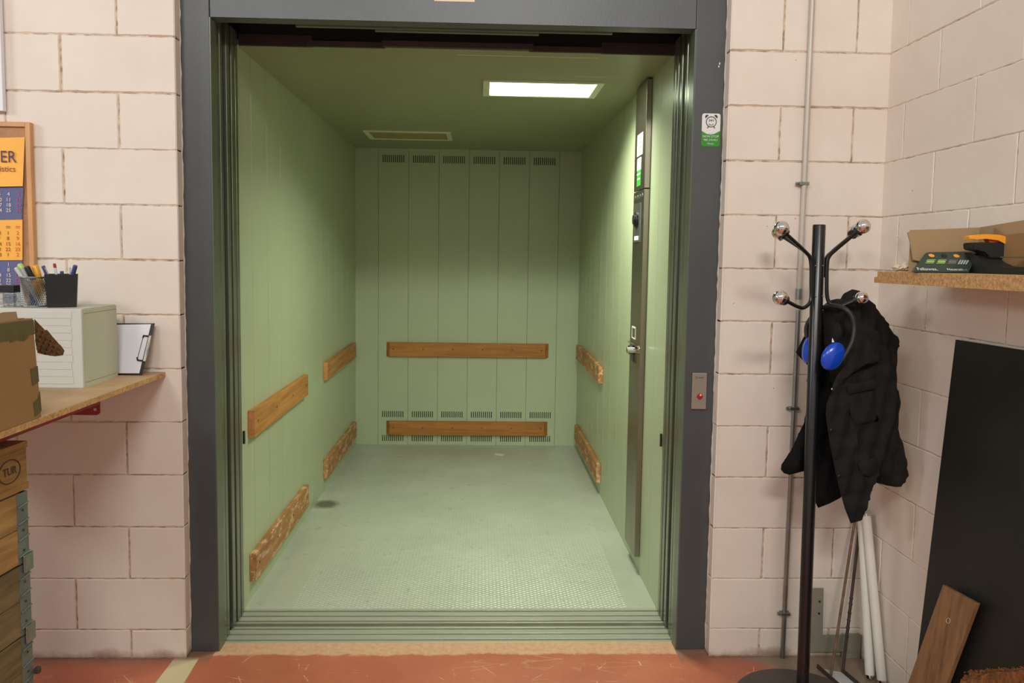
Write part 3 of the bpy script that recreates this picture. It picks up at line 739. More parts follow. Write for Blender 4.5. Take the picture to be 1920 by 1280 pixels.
pen('thick yellow and orange knife standing in the mesh pen cup', (-1.430, -.250, zb+.002), (-1.462, -.262, ZU+.136), .0095, 'yel', 'yel', .25, name='utility_knife')
pen('thick black marker with a yellow band in the mesh pen cup', (-1.445, -.240, zb+.002), (-1.476, -.284, ZU+.132), .0080, 'yel', 'blackp', .35, name='marker')
pen('blue barrelled pen low inside the mesh pen cup', (-1.470, -.262, zb), (-1.485, -.262, ZU+.088), .006, 'blue', 'blue', .3)
pen('dark blue pen leaning left in the black pen cup', (-1.38, -.262, zb), (-1.423, -.285, ZU+.135), .0050, 'pencil', 'pencil', .22, 'pale')
pen('red and white pen standing upright in the black pen cup', (-1.384, -.25, zb), (-1.393, -.272, ZU+.143), .0042, 'white', 'penr', .10, 'penr')
pen('short black and blue pen in the middle of the black pen cup', (-1.366, -.25, zb), (-1.372, -.268, ZU+.118), .0052, 'blackp', 'pencil', .10)
pen('thin clear pen behind the short pen in the black pen cup', (-1.36, -.235, zb), (-1.364, -.232, ZU+.130), .0028, 'pale', 'pale', .2)
pen('red and dark blue pen leaning right out of the black pen cup', (-1.368, -.262, zb), (-1.318, -.285, ZU+.138), .0062, 'penr', 'pencil', .22, 'blackp')

# clipboard leaning on the wall
cbd = thing('clipboard', 'black clipboard with white paper leaning on the wall beside the drawer unit', 'clipboard', (-1.28, -.05, ZS))
def clipP(u, v, off=0):
    t = (703-v)/97.0; return at(u, v, -.088+.062*t-off)
b = B(); prism(b, [clipP(150, 606), clipP(290, 606), clipP(265.5, 704.3), clipP(150, 704.3)], (0, .003, 0)); obj('backing_board', b, 'blackp', cbd)
b = B(); prism(b, [clipP(150, 609.5, .0012), clipP(283, 607.6, .0012), clipP(261, 699.5, .0012), clipP(150, 699.5, .0012)], (0, .001, 0)); obj('paper_sheet', b, 'white', cbd)
b = B(); prism(b, [clipP(279, 629, .008), clipP(283, 629, .008), clipP(272, 677, .008), clipP(268, 677, .008)], (0, .006, 0)); obj('clip_bar', b, 'chrome', cbd)
b = B()
tube(b, [clipP(279, 630, .009), clipP(269, 629, .006), clipP(268, 633, .003)], .0028, 8); tube(b, [clipP(268, 676, .009), clipP(258, 675, .006), clipP(257, 670, .003)], .0028, 8)
tube(b, [clipP(268, 633, .003), clipP(258, 671, .003)], .0009, 6)
obj('clip_wire', b, 'blackp', cbd)
b = B(); tube(b, [clipP(280, 642, .008), clipP(276, 656, .010), clipP(275, 665, .008)], .0035, 8); obj('clip_lever', b, 'chrome', cbd)

# cardboard box with tape
cx_ = thing('cardboard_box', 'brown cardboard box patched with tape at the front of the left shelf', 'box', (-1.38, -1.0, ZS))
XB = -1.152
A0 = Vector((XB+.002, -.803, ZS+.001)); A1 = Vector((XB-.012, -.803, 1.364)); C0 = Vector((XB+.004, -1.25, ZS+.001)); C1 = Vector((XB-.008, -1.25, 1.368))
b = B()
ring0 = [A0, C0, C0+Vector((-.42, 0, 0)), A0+Vector((-.42, 0, 0))]; ring1 = [A1, C1, C1+Vector((-.40, 0, 0)), A1+Vector((-.40, 0, 0))]
cen = sum(ring0, Vector())/4; th = .005
def inn(p): q = p.copy(); s = Vector((cen.x-p.x, cen.y-p.y, 0)); q.x += math.copysign(th, s.x); q.y += math.copysign(th, s.y); return q
R0 = [b.verts.new(p) for p in ring0]; R1 = [b.verts.new(p) for p in ring1]; R2 = [b.verts.new(inn(p)) for p in ring1]; R3 = [b.verts.new(inn(p)+Vector((0, 0, th))) for p in ring0]
for p, q in ((R0, R1), (R1, R2), (R2, R3)):
    for k in range(4): b.faces.new((p[k], p[(k+1) % 4], q[(k+1) % 4], q[k]))
b.faces.new(list(reversed(R0))); b.faces.new(R3)
obj('box_body', b, 'card', cx_)
b = B(); prism(b, [A1+Vector((-.02, -.005, -.002)), C1+Vector((-.02, 0, -.002)), C1+Vector((-.2, 0, -.06)), A1+Vector((-.2, -.005, -.06))], (0, 0, .003)); obj('flap', b, 'card', cx_)
b = B(); prism(b, [A1+Vector((-.004, -.055, -.004)), A1+Vector((-.004, -.145, -.004)), A1+Vector((-.006, -.150, .020)), A1+Vector((-.006, -.11, .024)), A1+Vector((-.006, -.06, .022))], (-.004, 0, 0)); obj('torn_tab', b, 'card2', cx_)
def onface(y, z, off=.0012):
    t = (z-A0.z)/(A1.z-A0.z); return Vector((A0.x+(A1.x-A0.x)*t+off, y, z))
def tapepatch(pts, m='tape'):
    b = B(); prism(b, [onface(y, z) for y, z in pts], (.0008, 0, 0)); obj('tape_strip', b, m, cx_)
tapepatch([(-.802, 1.360), (-.802, 1.322), (-.822, 1.325), (-.85, 1.310), (-.872, 1.313), (-.876, 1.316), (-.91, 1.312), (-.912, 1.317), (-1.25, 1.318), (-1.25, 1.366)])
tapepatch([(-.802, 1.238), (-.802, 1.196), (-.832, 1.190), (-.834, 1.234)]); tapepatch([(-.802, 1.172), (-.802, 1.118), (-.832, 1.108), (-.834, 1.146), (-.812, 1.152)])
# crumpled brown tape hanging off the far corner
rnd = random.Random(11)
out = [(64, 597), (72, 606), (84, 618), (88, 618), (104, 637), (116, 650), (121, 657), (118, 666), (104, 667.5), (90, 666), (70, 662), (66, 640)]
b = B(); P = []
for u, v in out: P.append(Vector((u, v)))
inner = [Vector((u, v)) for u in range(68, 120, 6) for v in range(602, 668, 6)]
def inside(p, poly):
    c = False; n = len(poly)
    for i in range(n):
        a, q = poly[i], poly[i-1]
        if (a[1] > p[1]) != (q[1] > p[1]) and p[0] < (q[0]-a[0])*(p[1]-a[1])/(q[1]-a[1])+a[0]: c = not c
    return c
def dist_edge(p, poly):
    best = 1e9
    for i in range(len(poly)):
        a, q = Vector(poly[i-1]), Vector(poly[i]); d = q-a; t = max(0, min(1, (Vector(p)-a).dot(d)/max(d.length_squared, 1e-9)))
        best = min(best, (a+d*t-Vector(p)).length)
    return best
inner = [p for p in inner if inside(p, out) and dist_edge(p, out) > 2]
def puff(name, outline, yf, thick, rpx, m, parent, step=6, wr=None, rag=0, label=None, seed=0):
    rnd = random.Random(seed)
    # densify the outline
    ol = []
    for i in range(len(outline)):
        a, c = Vector(outline[i]), Vector(outline[(i+1) % len(outline)]); n = max(1, int((c-a).length/step))
        for k in range(n): ol.append(a+(c-a)*k/n+(Vector((rnd.uniform(-rag, rag), rnd.uniform(-rag, rag))) if rag else Vector((0, 0))))
    us = [p[0] for p in ol]; vs = [p[1] for p in ol]
    pts = list(ol); u = min(us)
    row = 0
    while u < max(us):
        v = min(vs)+(step/2 if row % 2 else 0)
        while v < max(vs):
            if inside((u, v), ol) and dist_edge((u, v), ol) > step*.45: pts.append(Vector((u, v)))
            v += step
        u += step*.87; row += 1
    n = len(ol)
    r = delaunay_2d_cdt(pts, [(i, (i+1) % n) for i in range(n)], [], 1, 1e-4)
    V, Fc = r[0], r[2]
    b = B(); fr, bk = [], []
    for p in V:
        d = dist_edge(p, ol); y = yf(p[0], p[1]); q = min(d/rpx, 1); t = thick*math.sqrt(max(0, 1-(1-q)**2))/2
        wv = (wr(p[0], p[1]) if wr else 0)*min(1, d/4)
        c = at(p[0], p[1], y)
        f = b.verts.new(c+Vector((0, -t-wv, 0))); fr.append(f)
        bk.append(f if d < .05 and t < 1e-5 else b.verts.new(c+Vector((0, t+.001, 0))))
    for f in Fc:
        try: b.faces.new([fr[i] for i in f])
        except ValueError: pass
        try: b.faces.new([bk[i] for i in reversed(f)])
        except ValueError: pass
    return obj(name, b, m, parent, True, label)
puff('tape_flap', out, lambda u, v: -.800+(u-64)*.0016, .010, 8, 'tapeb', cx_, 4, lambda u, v: .006*math.sin(u*.55+v*.25)+.004*math.sin(v*.7-u*.3), .4, 'crumpled brown tape sticking out of the box corner', 2)

# ------------------------------------------------------------------ pallet and collars under the shelf
XE, YE = -1.212, -.775      # far right corner of the stack
def sk(y): return XE-(YE-y)*.09
def sideboard(b, y0, y1, z0, z1, t=.020, bev=.0015):
    p = [(sk(y0), y0), (sk(y1), y1), (sk(y1)-t, y1), (sk(y0)-t, y0)]
    vs = prism(b, [(x, y, z0) for x, y in p], (0, 0, z1-z0))
levels = [(.700, .893, 'crate', 'top pale wooden pallet collar under the shelf, with metal corner hinge'), (.502, .696, 'crate2', 'second weathered wooden pallet collar in the stack, below the pale one'), (.304, .498, 'crate2', 'weathered wooden pallet collar at the bottom of the frame in the left stack'), (.150, .300, 'crate2', None)]
for i, (z0, z1, m, lb) in enumerate(levels):
    if lb is None: continue
    t = thing('pallet_collar', lb, 'pallet collar', (XE-.3, -1.3, z0), 'stacked pallet collars under the shelf')
    zm = (z0+z1)/2
    for (a, c) in ((z0+.001, zm-.001), (zm+.001, z1-.001)):
        b = B(); sideboard(b, -1.85, YE-.004, a, c)
        p = [(XE-.002, YE-.002), (XE-.75, YE+.068), (XE-.752, YE+.048), (XE-.004, YE-.022)]
        prism(b, [(x, y, a) for x, y in p], (0, 0, c-a))
        obj('board', b, m, t)
    b = B()
    # hinge strap folded round the corner
    yh = YE-.040
    prism(b, [(sk(yh)+.001, yh, z0), (XE+.0028, YE-.001, z0), (XE-.001, YE+.0035, z0), (XE-.05, YE+.008, z0), (XE-.05, YE+.005, z0), (XE-.002, YE+.0005, z0), (XE+.0003, YE-.003, z0), (sk(yh)-.001, yh, z0)], (0, 0, z1-z0-.001))
    for k in range(4):
        z = z0+.02+k*.045; tube(b, [(sk(yh)+.003, yh, z), (XE+.0045, YE, z+.008)], .0022, 6)
    hg = obj('corner_hinge', b, 'hinge', t)
    for k in range(3):
        b = B(); z = z0+.035+k*.055; y = YE-.020; tube(b, [(sk(y)+.001, y, z), (sk(y)+.0035, y, z)], .0035, 8); obj('nail_head', b, 'rustd', hg)
    b = B(); box(b, XE+.001, XE+.007, YE-.030, YE+.012, z0-.028, z0+.022, bev=.003); obj('locating_tab', b, 'zinc', hg)
bt = thing('wooden_pallet', 'upside wooden pallet with a stamped corner block on top of the collar stack', 'pallet', (XE-.3, -1.3, .897))
for (z0, z1) in ((.897, .915), (1.010, 1.028)):
    b = B(); sideboard(b, -1.85, YE+.01, z0, z1, .10); obj('deck_board', b, 'block_w', bt)
bl = None
for y1 in (YE+.004, YE-.50):
    b = B(); sideboard(b, y1-.145, y1, .9155, 1.0095, .10); o_ = obj('corner_block', b, 'block_w', bt)
    if bl is None: bl = o_
b = B(); cyy, czz = YE-.062, .962
tube(b, [(sk(cyy+.040*math.cos(a*math.pi/14))+.0012, cyy+.040*math.cos(a*math.pi/14), czz+.031*math.sin(a*math.pi/14)) for a in range(29)], .0012, 6, caps=False)
st_ = obj('stamp_ring', b, 'rustd', bl)
text('TUR', .030, 'rustd', bl, (sk(cyy)+.0016, cyy, czz), (-.09, -1, 0) if False else (.09, 1, 0), (0, 0, 1), sx=.9)
tag(bx('lower_pallet', 'crate2', None, XE-.75, XE-.004, -1.85, YE-.006, .0, .300), 'weathered base under the left stack of pallet collars', 'pallet base')
b = B(); box(b, XE+.0045, XE+.020, YE-.006, YE+.010, .376, .394, bev=.004)
tag(obj('steel_latch', b, 'rustd'), 'small dark steel latch at the lowest hinge of the left stack', 'latch')

# ------------------------------------------------------------------ coat rack
YP = -.33
rk = thing('coat_rack', 'black tubular coat rack with chrome ball hooks right of the elevator', 'coat rack', (1.15, YP, 0))
pt = at(1536, 421, YP); pb = at(1505, 1280, YP); d = (pb-pt)/(pt.z-pb.z); pb = pt+d*(pt.z-.012)
b = B(); tube(b, [pb, pt-Vector((0, 0, .003)), pt], .0205, 28, rf=lambda q: .9 if q == 1 else 1); obj('pole', b, 'black', rk, True)
b = B(); lathe(b, [(.0, 0), (.225, 0), (.228, .004), (.222, .010), (.06, .014), (.03, .02), (.022, .03)], (pb.x, YP, 0), 'z', 64); obj('base_disc', b, 'disc', rk, True)
def hook(path, ys, balls, r=.0062):
    P = [at(u, v, y) for (u, v), y in zip(path, ys)]
    b = B(); tube(b, P, r, 12, sm=True); h = obj('hook_arm', b, 'black', rk, True)
    for (u, v, y, rr) in balls:
        b = B(); c = at(u, v, y); ball(b, c, rr); lathe_d = (c-P[0 if (Vector(P[0])-c).length < (Vector(P[-1])-c).length else -1])
        obj('chrome_ball', b, 'chrome', h, True)
        e = P[0] if (P[0]-c).length < (P[-1]-c).length else P[-1]
        dd = (c-e).normalized(); b = B(); tube(b, [c-dd*rr*1.02, c-dd*rr*.72], rr*.72, 18); obj('ball_collar', b, 'black', h)
def lin_y(n, a, m, c):
    return [a+(m-a)*min(1, i/(n*.35)) if i < n/2 else m+(c-m)*max(0, (i-n*.65)/(n*.35)) for i in range(n)]
fl = [(1470, 435), (1490, 453), (1508, 470), (1518, 482), (1521, 500), (1521, 530), (1521, 556), (1517, 569), (1506, 577), (1494, 574), (1480, 567), (1470, 562)]
hook(fl, [-.43, -.40, -.37, -.352, -.35, -.35, -.35, -.355, -.37, -.39, -.415, -.43], [(1465.5, 427.5, -.44, .0238), (1463, 558, -.44, .0243)])
frr = [(1610, 432), (1592, 447), (1567, 468), (1555, 480), (1551, 494), (1550, 530), (1551, 556), (1557, 570), (1569, 576), (1583, 572), (1597, 566), (1606, 562)]
hook(frr, [-.43, -.405, -.37, -.355, -.352, -.352, -.352, -.356, -.37, -.38, -.39, -.395], [(1618, 424.5, -.44, .0238), (1615.5, 558.5, -.405, .0212)])
hook([(1467, 443), (1492, 459), (1512, 474), (1521, 488), (1523, 520)], [-.20, -.25, -.29, -.315, -.32], [(1459.5, 436, -.19, .0238)])
hook([(1598, 440), (1580, 455), (1560, 472), (1549, 486), (1547, 520)], [-.20, -.25, -.29, -.315, -.32], [(1604.5, 433, -.19, .0238)])
for v in (498, 555):
    for u in (1529, 1543):
        b = B(); ball(b, at(u, v, YP-.0195), .0028); obj('rivet', b, 'zinc', rk)

# jacket
jk = thing('black_jacket', 'black quilted work jacket hanging on the right hooks of the coat rack', 'jacket', (1.35, -.34, .6))
def folds(s, a=.006):
    return lambda u, v: a*(math.sin(u*.21+v*.05+s)+.7*math.sin(u*.12-v*.09+s*2)+.5*math.sin(v*.16+u*.04+s*3))
backp = [(1545, 571), (1556, 563), (1568, 560), (1576, 560), (1584, 549), (1598, 542), (1612, 545), (1630, 562), (1648, 583), (1656, 596), (1670, 617), (1681, 633), (1683, 645), (1680, 659), (1679, 691), (1684, 752), (1680, 784), (1688, 820), (1697, 863), (1702, 889), (1697, 905), (1681, 913), (1663, 910), (1643, 905), (1628, 880), (1600, 800), (1560, 720), (1545, 650)]
puff('back_panel', backp, lambda u, v: -.315-(u-1600)*.0002, .085, 22, 'cloth', jk, 7, folds(1, .007), seed=1)
lin_l = [(1545, 580), (1530, 590), (1514, 618), (1492, 660), (1502, 672), (1514, 684), (1516, 696), (1512, 714), (1517, 725), (1516, 741), (1508, 792), (1495, 818), (1483, 845), (1465, 871), (1464, 880), (1470, 887), (1480, 890), (1508, 883), (1512, 899), (1520, 925), (1534, 952), (1555, 944), (1576, 933), (1592, 900), (1600, 840), (1600, 700), (1590, 600), (1570, 570)]
puff('lining', lin_l, lambda u, v: -.245-max(0, u-1540)*.0004, .060, 18, 'cloth2', jk, 7, folds(4, .006), seed=2)
frp = [(1564, 728), (1555, 742), (1550, 757), (1548, 777), (1553, 813), (1562, 863), (1573, 914), (1584, 953), (1595, 981), (1616, 975), (1623, 957), (1634, 921), (1645, 892), (1663, 835), (1677, 791), (1682, 756), (1679, 700), (1668, 660), (1645, 620), (1610, 600), (1590, 640), (1575, 700)]
puff('front_panel', frp, lambda u, v: -.372, .040, 12, 'cloth', jk, 6, lambda u, v: folds(2, .0045)(u, v)+.003*(abs(((u-1564)-(v-730)*.155)-22) < 2.5), seed=3)
col = [(1566, 733), (1560, 726), (1568, 706), (1580, 690), (1592, 660), (1598, 630), (1604, 596), (1616, 610), (1632, 640), (1652, 674), (1640, 681), (1622, 685), (1598, 700), (1580, 716)]
puff('collar', col, lambda u, v: -.400-.0002*(v-600), .022, 8, 'cloth', jk, 5, folds(3, .003), seed=4)
puff('pocket', [(1592, 736), (1640, 728), (1641, 770), (1649, 789), (1602, 797), (1594, 772)], lambda u, v: -.398, .014, 5, 'cloth', jk, 6, folds(5, .0015), seed=5)
puff('pocket_flap', [(1588, 721), (1640, 711), (1645, 723), (1638, 730), (1591, 739)], lambda u, v: -.408, .010, 4, 'cloth', jk, 5, seed=6)
puff('pocket', [(1608, 866), (1640, 858), (1652, 866), (1645, 884), (1632, 893), (1616, 889)], lambda u, v: -.398, .012, 5, 'cloth', jk, 6, folds(6, .0012), seed=7)
for u, v, y, m in ((1621, 677, -.420, 'chrome'), (1561, 729, -.419, 'chrome'), (1559, 806, -.395, 'blackp'), (1574, 892, -.395, 'blackp')):
    b = B(); ball(b, at(u, v, y), .0045 if m == 'chrome' else .006, 1, .5, 1, 14); obj('snap_button', b, m, jk, True)

# ear defenders
em = thing('ear_defenders', 'blue ear defenders with a black headband hanging in front of the jacket', 'ear defenders', (1.26, -.42, 1.2))
rot = Matrix.Rotation(math.radians(28), 3, 'Y')
b = B(); ball(b, at(1562, 668, -.442), .043, .82, .42, 1.12, 28, rot); obj('ear_cup', b, 'blue', em, True)
b = B(); ball(b, at(1567, 670, -.428), .040, .9, .35, 1.1, 24, rot); obj('ear_cushion', b, 'blackp', em, True)
b = B(); ball(b, at(1516, 655, -.300), .041, .45, .8, 1.15, 24, Matrix.Rotation(math.radians(8), 3, 'Y')); obj('ear_cup', b, 'blue', em, True)
b = B(); ball(b, at(1521, 660, -.300), .038, .5, .8, 1.1, 24); obj('ear_cushion', b, 'blackp', em, True)
bp = [(1513, 632), (1512, 615), (1518, 600), (1535, 580), (1560, 573), (1583, 578), (1597, 592), (1602, 612), (1600, 632), (1596, 645), (1588, 660), (1578, 676)]
ys = [-.29, -.29, -.295, -.30, -.37, -.42, -.435, -.44, -.445, -.447, -.447, -.445]
b = B(); P = smooth_path([at(u, v, y) for (u, v), y in zip(bp, ys)]); tube(b, P, .0075, 10); obj('headband', b, 'cutr', em, True)
b = B(); q = at(1562, 641, -.455); tube(b, [q, q+Vector((-.003, 0, .012))], .004, 8, rf=lambda t: 1-t*.8); obj('warning_tag', b, 'white', em)

# ------------------------------------------------------------------ corner things
rd = B(); a_ = Vector((1.328, -.161, .004)); c_ = at(1602, 980, -.05); tube(rd, [a_, a_+(c_-a_)*1.12], .0052, 10)
tag(obj('steel_rod', rd, 'rust', None, True), 'left thin rusty steel rod leaning in the corner behind the jacket', 'rod', 'rusty rods in the corner')
rd = B(); a_ = Vector((1.391, -.125, .004)); c_ = at(1612, 985, -.02); tube(rd, [a_, a_+(c_-a_)*.45, a_+(c_-a_)*.452, a_+(c_-a_)*1.02], .0058, 10)
for t_ in (.24, .30, .35, .40, .46, .5): ball(rd, a_+(c_-a_)*t_, .0078, seg=8)
tag(obj('steel_rod', rd, 'rustd', None, True), 'right darker knotted steel rod leaning in the corner behind the jacket', 'rod', 'rusty rods in the corner')
def ftube(label, a, c, r):
    t = thing('fluorescent_tube', label, 'tube light', a, 'fluorescent tubes in the corner'); a, c = Vector(a), Vector(c); d = (c-a)
    b = B(); tube(b, [a+d*.02, a+d*.985], r, 20); obj('glass_tube', b, 'tube', t, True)
    for s, e in ((0, .035), (.975, 1.0)):
        b = B(); tube(b, [a+d*s, a+d*e], r*.97, 18); obj('end_cap', b, 'chrome', t, True)
    n = d.normalized().cross(Vector((0, 1, 0))).normalized()
    for s in (-1, 1):
        b = B(); p = a+n*s*.006; tube(b, [p-d.normalized()*.010, p], .0015, 6); obj('contact_pin', b, 'zinc', t)
ftube('left white fluorescent tube leaning in the corner right of the rods', (1.468, -.178, .012), at(1616, 972, -.03), .0165)
ftube('right white fluorescent tube leaning in the corner beside the right wall', (1.494, -.215, .012), at(1624, 962, -.06), .0165)
# L shaped grey plate on the wall foot
lp = thing('angle_plate', 'grey L-shaped metal plate standing at the wall foot behind the coat rack', 'metal plate', (1.4, -.02, .03))
b = B(); prism(b, [(1.296, -.022, .030), (1.508, -.022, .030), (1.508, -.022, .098), (1.357, -.022, .096), (1.352, -.022, .284), (1.296, -.022, .284)], (0, .004, 0)); obj('plate', b, 'greyp', lp)
b = B(); box(b, 1.440, 1.510, -.020, -.004, .001, .095); obj('lower_fold', b, 'greyp', lp)
for z in (.232, .184):
    b = B(); tube(b, [(1.338, -.0245, z), (1.338, -.0215, z)], .004, 10); obj('hole', b, 'dark', lp)
ch = thing('steel_channel', 'flat steel channel lying on the floor at the corner by the rods', 'metal channel', (1.36, -.25, 0))
b = B(); prism(b, [(1.309, -.091, .001), (1.390, -.123, .001), (1.440, -.42, .001), (1.360, -.42, .001)], (0, 0, .002)); obj('web', b, 'pale', ch)
b = B(); prism(b, [(1.307, -.091, .003), (1.311, -.091, .003), (1.363, -.42, .003), (1.359, -.42, .003)], (0, 0, .016)); obj('flange', b, 'rustd', ch)
b = B(); prism(b, [(1.388, -.123, .003), (1.392, -.123, .003), (1.442, -.42, .003), (1.438, -.42, .003)], (0, 0, .016)); obj('flange', b, 'rustd', ch)

# black board leaning on the right wall
b = B()
prism(b, [(1.503, -.513, 1.305), (1.425, -.508, .004), (1.425, -1.75, .004), (1.503, -1.75, 1.318)], (.008, 0, -.0003))
tag(obj('black_board', b, 'sheet'), 'large matt black board leaning on the right wall under the shelf', 'board')
# plank
Pt = [ax(1768, 1096, 1.428), ax(1831, 1130, 1.428), ax(1791, 1276, 1.388), ax(1704, 1276, 1.388)]
dl = (Pt[3]-Pt[0]); dr = (Pt[2]-Pt[1]); s0 = (Pt[0].z-.004)/-dl.z; s1 = (Pt[1].z-.004)/-dr.z
W = (Pt[1]-Pt[0]); Lb = Pt[0]+dl*s0; 
Pq = [Pt[0], Pt[1], Pt[1]+dl*((Pt[1].z-.004)/-dl.z), Lb]
pk = thing('oak_plank', 'short brown oak plank leaning against the black board', 'plank', Lb)
nrm = W.cross(dl).normalized(); nrm = nrm if nrm.x > 0 else -nrm
b = B(); prism(b, Pq, nrm*.011); obj('board', b, 'oak', pk)
b = B(); cpt = Pt[0]*.52+Pt[1]*.48+dl*.27
e1 = W.normalized(); e2 = dl.normalized()
tube(b, [cpt-nrm*.0008+e1*.0085*math.cos(k*math.pi/8)+e2*.0085*math.sin(k*math.pi/8) for k in range(17)], .0009, 6, caps=False); obj('glue_ring', b, 'pale', pk)
# coir mat roll in the corner of the view
rnd = random.Random(9); b = B()
nx, ny = 14, 60; X0, X1_, Y0_, Y1_ = 1.335, 1.436, -1.45, -.832
g = []
for i in range(nx):
    r_w = []
    for j in range(ny):
        x = X0+(X1_-X0)*i/(nx-1); y = Y0_+(Y1_-Y0_)*j/(ny-1)
        r_w.append(b.verts.new((x+rnd.uniform(-.003, .003), y+rnd.uniform(-.006, .006)-.055*(1-i/(nx-1))**2*max(0, j/(ny-1)-.5)*2, .402+max(0, -.84-y)*.60+rnd.uniform(-.007, .007))))
    g.append(r_w)
for i in range(nx-1):
    for j in range(ny-1): b.faces.new((g[i][j], g[i+1][j], g[i+1][j+1], g[i][j+1]))
bd = [g[i][0] for i in range(nx)]+[g[-1][j] for j in range(1, ny)]+[g[i][-1] for i in range(nx-2, -1, -1)]+[g[0][j] for j in range(ny-2, 0, -1)]
lo = [b.verts.new((v.co.x, v.co.y, .0)) for v in bd]
for i in range(len(bd)): b.faces.new((bd[i], bd[(i+1) % len(bd)], lo[(i+1) % len(bd)], lo[i]))
b.faces.new(lo)
ct = thing('coir_bale', 'rough brown coir bale standing below the black board at the lower right', 'coir bale', (1.25, -1.1, 0)); obj('fibre_block', b, 'coir', ct)
b = B()
for i in range(420):
    x = rnd.uniform(X0, X1_-.004); y = rnd.uniform(-1.3, Y1_-.01-.055*((X1_-x)/(X1_-X0))**2); a = rnd.uniform(0, 6.28); z = .402+max(0, -.84-y)*.60; L = rnd.uniform(.004, .010)
    tube(b, [(x, y, z), (x+L*.5*math.cos(a), y+L*.5*math.sin(a), z+.004), (x+L*math.cos(a), y+L*math.sin(a), z+rnd.uniform(0, .006))], .0009, 4)
lf = obj('loose_fibre', b, 'coir', ct); lf['kind'] = 'stuff'

# ------------------------------------------------------------------ right shelf
rs = thing('corner_shelf', 'thick chipboard shelf on the right wall carrying the paper trimmer', 'shelf', (1.40, -.9, 1.48))
ZR = 1.514
M4 = Matrix.Translation((1.267, -.45, 1.478)) @ Matrix.Rotation(math.radians(-.2), 4, 'X') @ Matrix.Translation((-1.267, .45, -1.478))
b = B(); prism(b, [(1.267, -1.35, 1.478), (1.517, -1.35, 1.478), (1.517, -.45, 1.478), (1.267, -.45, 1.478)], (0, 0, .0185), mat=M4)
prism(b, [(1.267, -1.35, 1.4965), (1.517, -1.35, 1.4965), (1.517, -.468, 1.4965), (1.267, -.468, 1.4965)], (0, 0, .0175), mat=M4)
obj('board', b, 'chip', rs)
def S(x, y, h=0): return M4 @ Vector((x, y, ZR+h))
# open cardboard box panels
cbx = thing('cardboard_tray', 'flattened pale cardboard box standing behind the paper trimmer on the right shelf', 'box', S(1.45, -.7))
b = B(); q = [at(1712, 487, -.60), at(1707, 455, -.60), at(1702, 436, -.60), at(1707, 433, -.60), at(1708, 431, -.60), at(1820, 427.5, -.60), at(1824, 433, -.60), at(1829, 489, -.60)]
q[0].z = max(q[0].z, S(1.3, -.6).z+.001); q[-1].z = S(1.3, -.6).z+.001
prism(b, q, (0, .004, 0)); obj('end_flap', b, 'card2', cbx)
q2 = [at(1712, 432, -.59), at(1848, 421, -.575)]
b = B(); prism(b, [(1.300, -.588, S(1.3, -.588).z+.001), (1.5135, -.588, S(1.3, -.588).z+.001), (1.5135, -.588, 1.652), (1.300, -.588, 1.640)], (0, .004, 0)); obj('end_wall', b, 'card2', cbx)
b = B(); prism(b, [(1.510, -.588, S(1.3, -.588).z+.002), (1.510, -.588, 1.652), (1.510, -1.30, 1.70), (1.510, -1.30, S(1.3, -1.3).z+.002)], (.004, 0, 0)); obj('side_wall', b, 'card2', cbx)
b = B(); prism(b, [(1.505, -.66, S(1.3, -.66).z+.02), (1.505, -.66, 1.648), (1.503, -.70, 1.625), (1.503, -1.25, 1.65), (1.503, -1.25, S(1.3, -1.25).z+.02)], (.003, 0, 0)); obj('inner_flap', b, 'card', cbx)
# crumpled paper on the shelf end
b = B()
puffp = [(1674, 500), (1680, 495), (1690, 496), (1698, 489), (1708, 488), (1716, 493), (1716, 507), (1690, 508), (1677, 507)]
b.free()
cpz = puff('crumpled_paper', puffp, lambda u, v: -.545, .035, 5, 'paper', None, 3, lambda u, v: .004*math.sin(u*.9+v)+.003*math.sin(v*1.3-u*.4), .6, None, 8)
tag(cpz, 'crumpled cream paper at the left end of the right shelf', 'paper')

# paper trimmer
tr = thing('paper_trimmer', 'dark green paper trimmer with orange handle on the right shelf', 'paper trimmer', S(1.40, -.8))
zt0 = S(1.3, -.70).z+.001
FB = [at(1711.5, 514, -.70), at(1817, 515.5, -.70), at(1836, 471, -.625), at(1737, 472.5, -.625)]
FB[0].z = FB[1].z = zt0
b = B()
A, Bq, Cq, Dq = FB
body = [A, Bq, Cq, Dq, Dq+Vector((.012, .028, -.004)), Cq+Vector((0, .028, -.002)), Vector((Bq.x, -.594, zt0)), Vector((A.x+.055, -.594, zt0))]
V = [b.verts.new(p) for p in body]
for f in ((0, 1, 2, 3), (3, 2, 5, 4), (4, 5, 6, 7), (0, 7, 6, 1), (0, 3, 4, 7), (1, 6, 5, 2)): b.faces.new([V[i] for i in f])
bmesh.ops.bevel(b, geom=list(b.edges), offset=.003, segments=2, affect='EDGES')
eb = obj('end_housing', b, 'trim_g', tr)
rt = (Bq-A).normalized(); upv = ((Dq-A)-rt*(Dq-A).dot(rt)).normalized(); nn = rt.cross(upv).normalized()
if nn.y > 0: nn = -nn
Wd = (Bq-A).length; Hh = (Dq-A).dot(upv); sk_ = (Dq-A).dot(rt)
def fp(s, t, off=.0015): return A+rt*(s*Wd+t*sk_)+upv*(t*Hh)+nn*off
for s, t, m in ((.205, .80, 'trim_o'), (.435, .80, 'blackp'), (.66, .80, 'trim_o')):
    b = B(); c = fp(s-.07, t); P = [c+rt*.0085*math.cos(a*math.pi/12)+upv*.0075*math.sin(a*math.pi/12) for a in range(24)]; prism(b, P, nn*.0012); obj('blade_dial', b, m, eb)
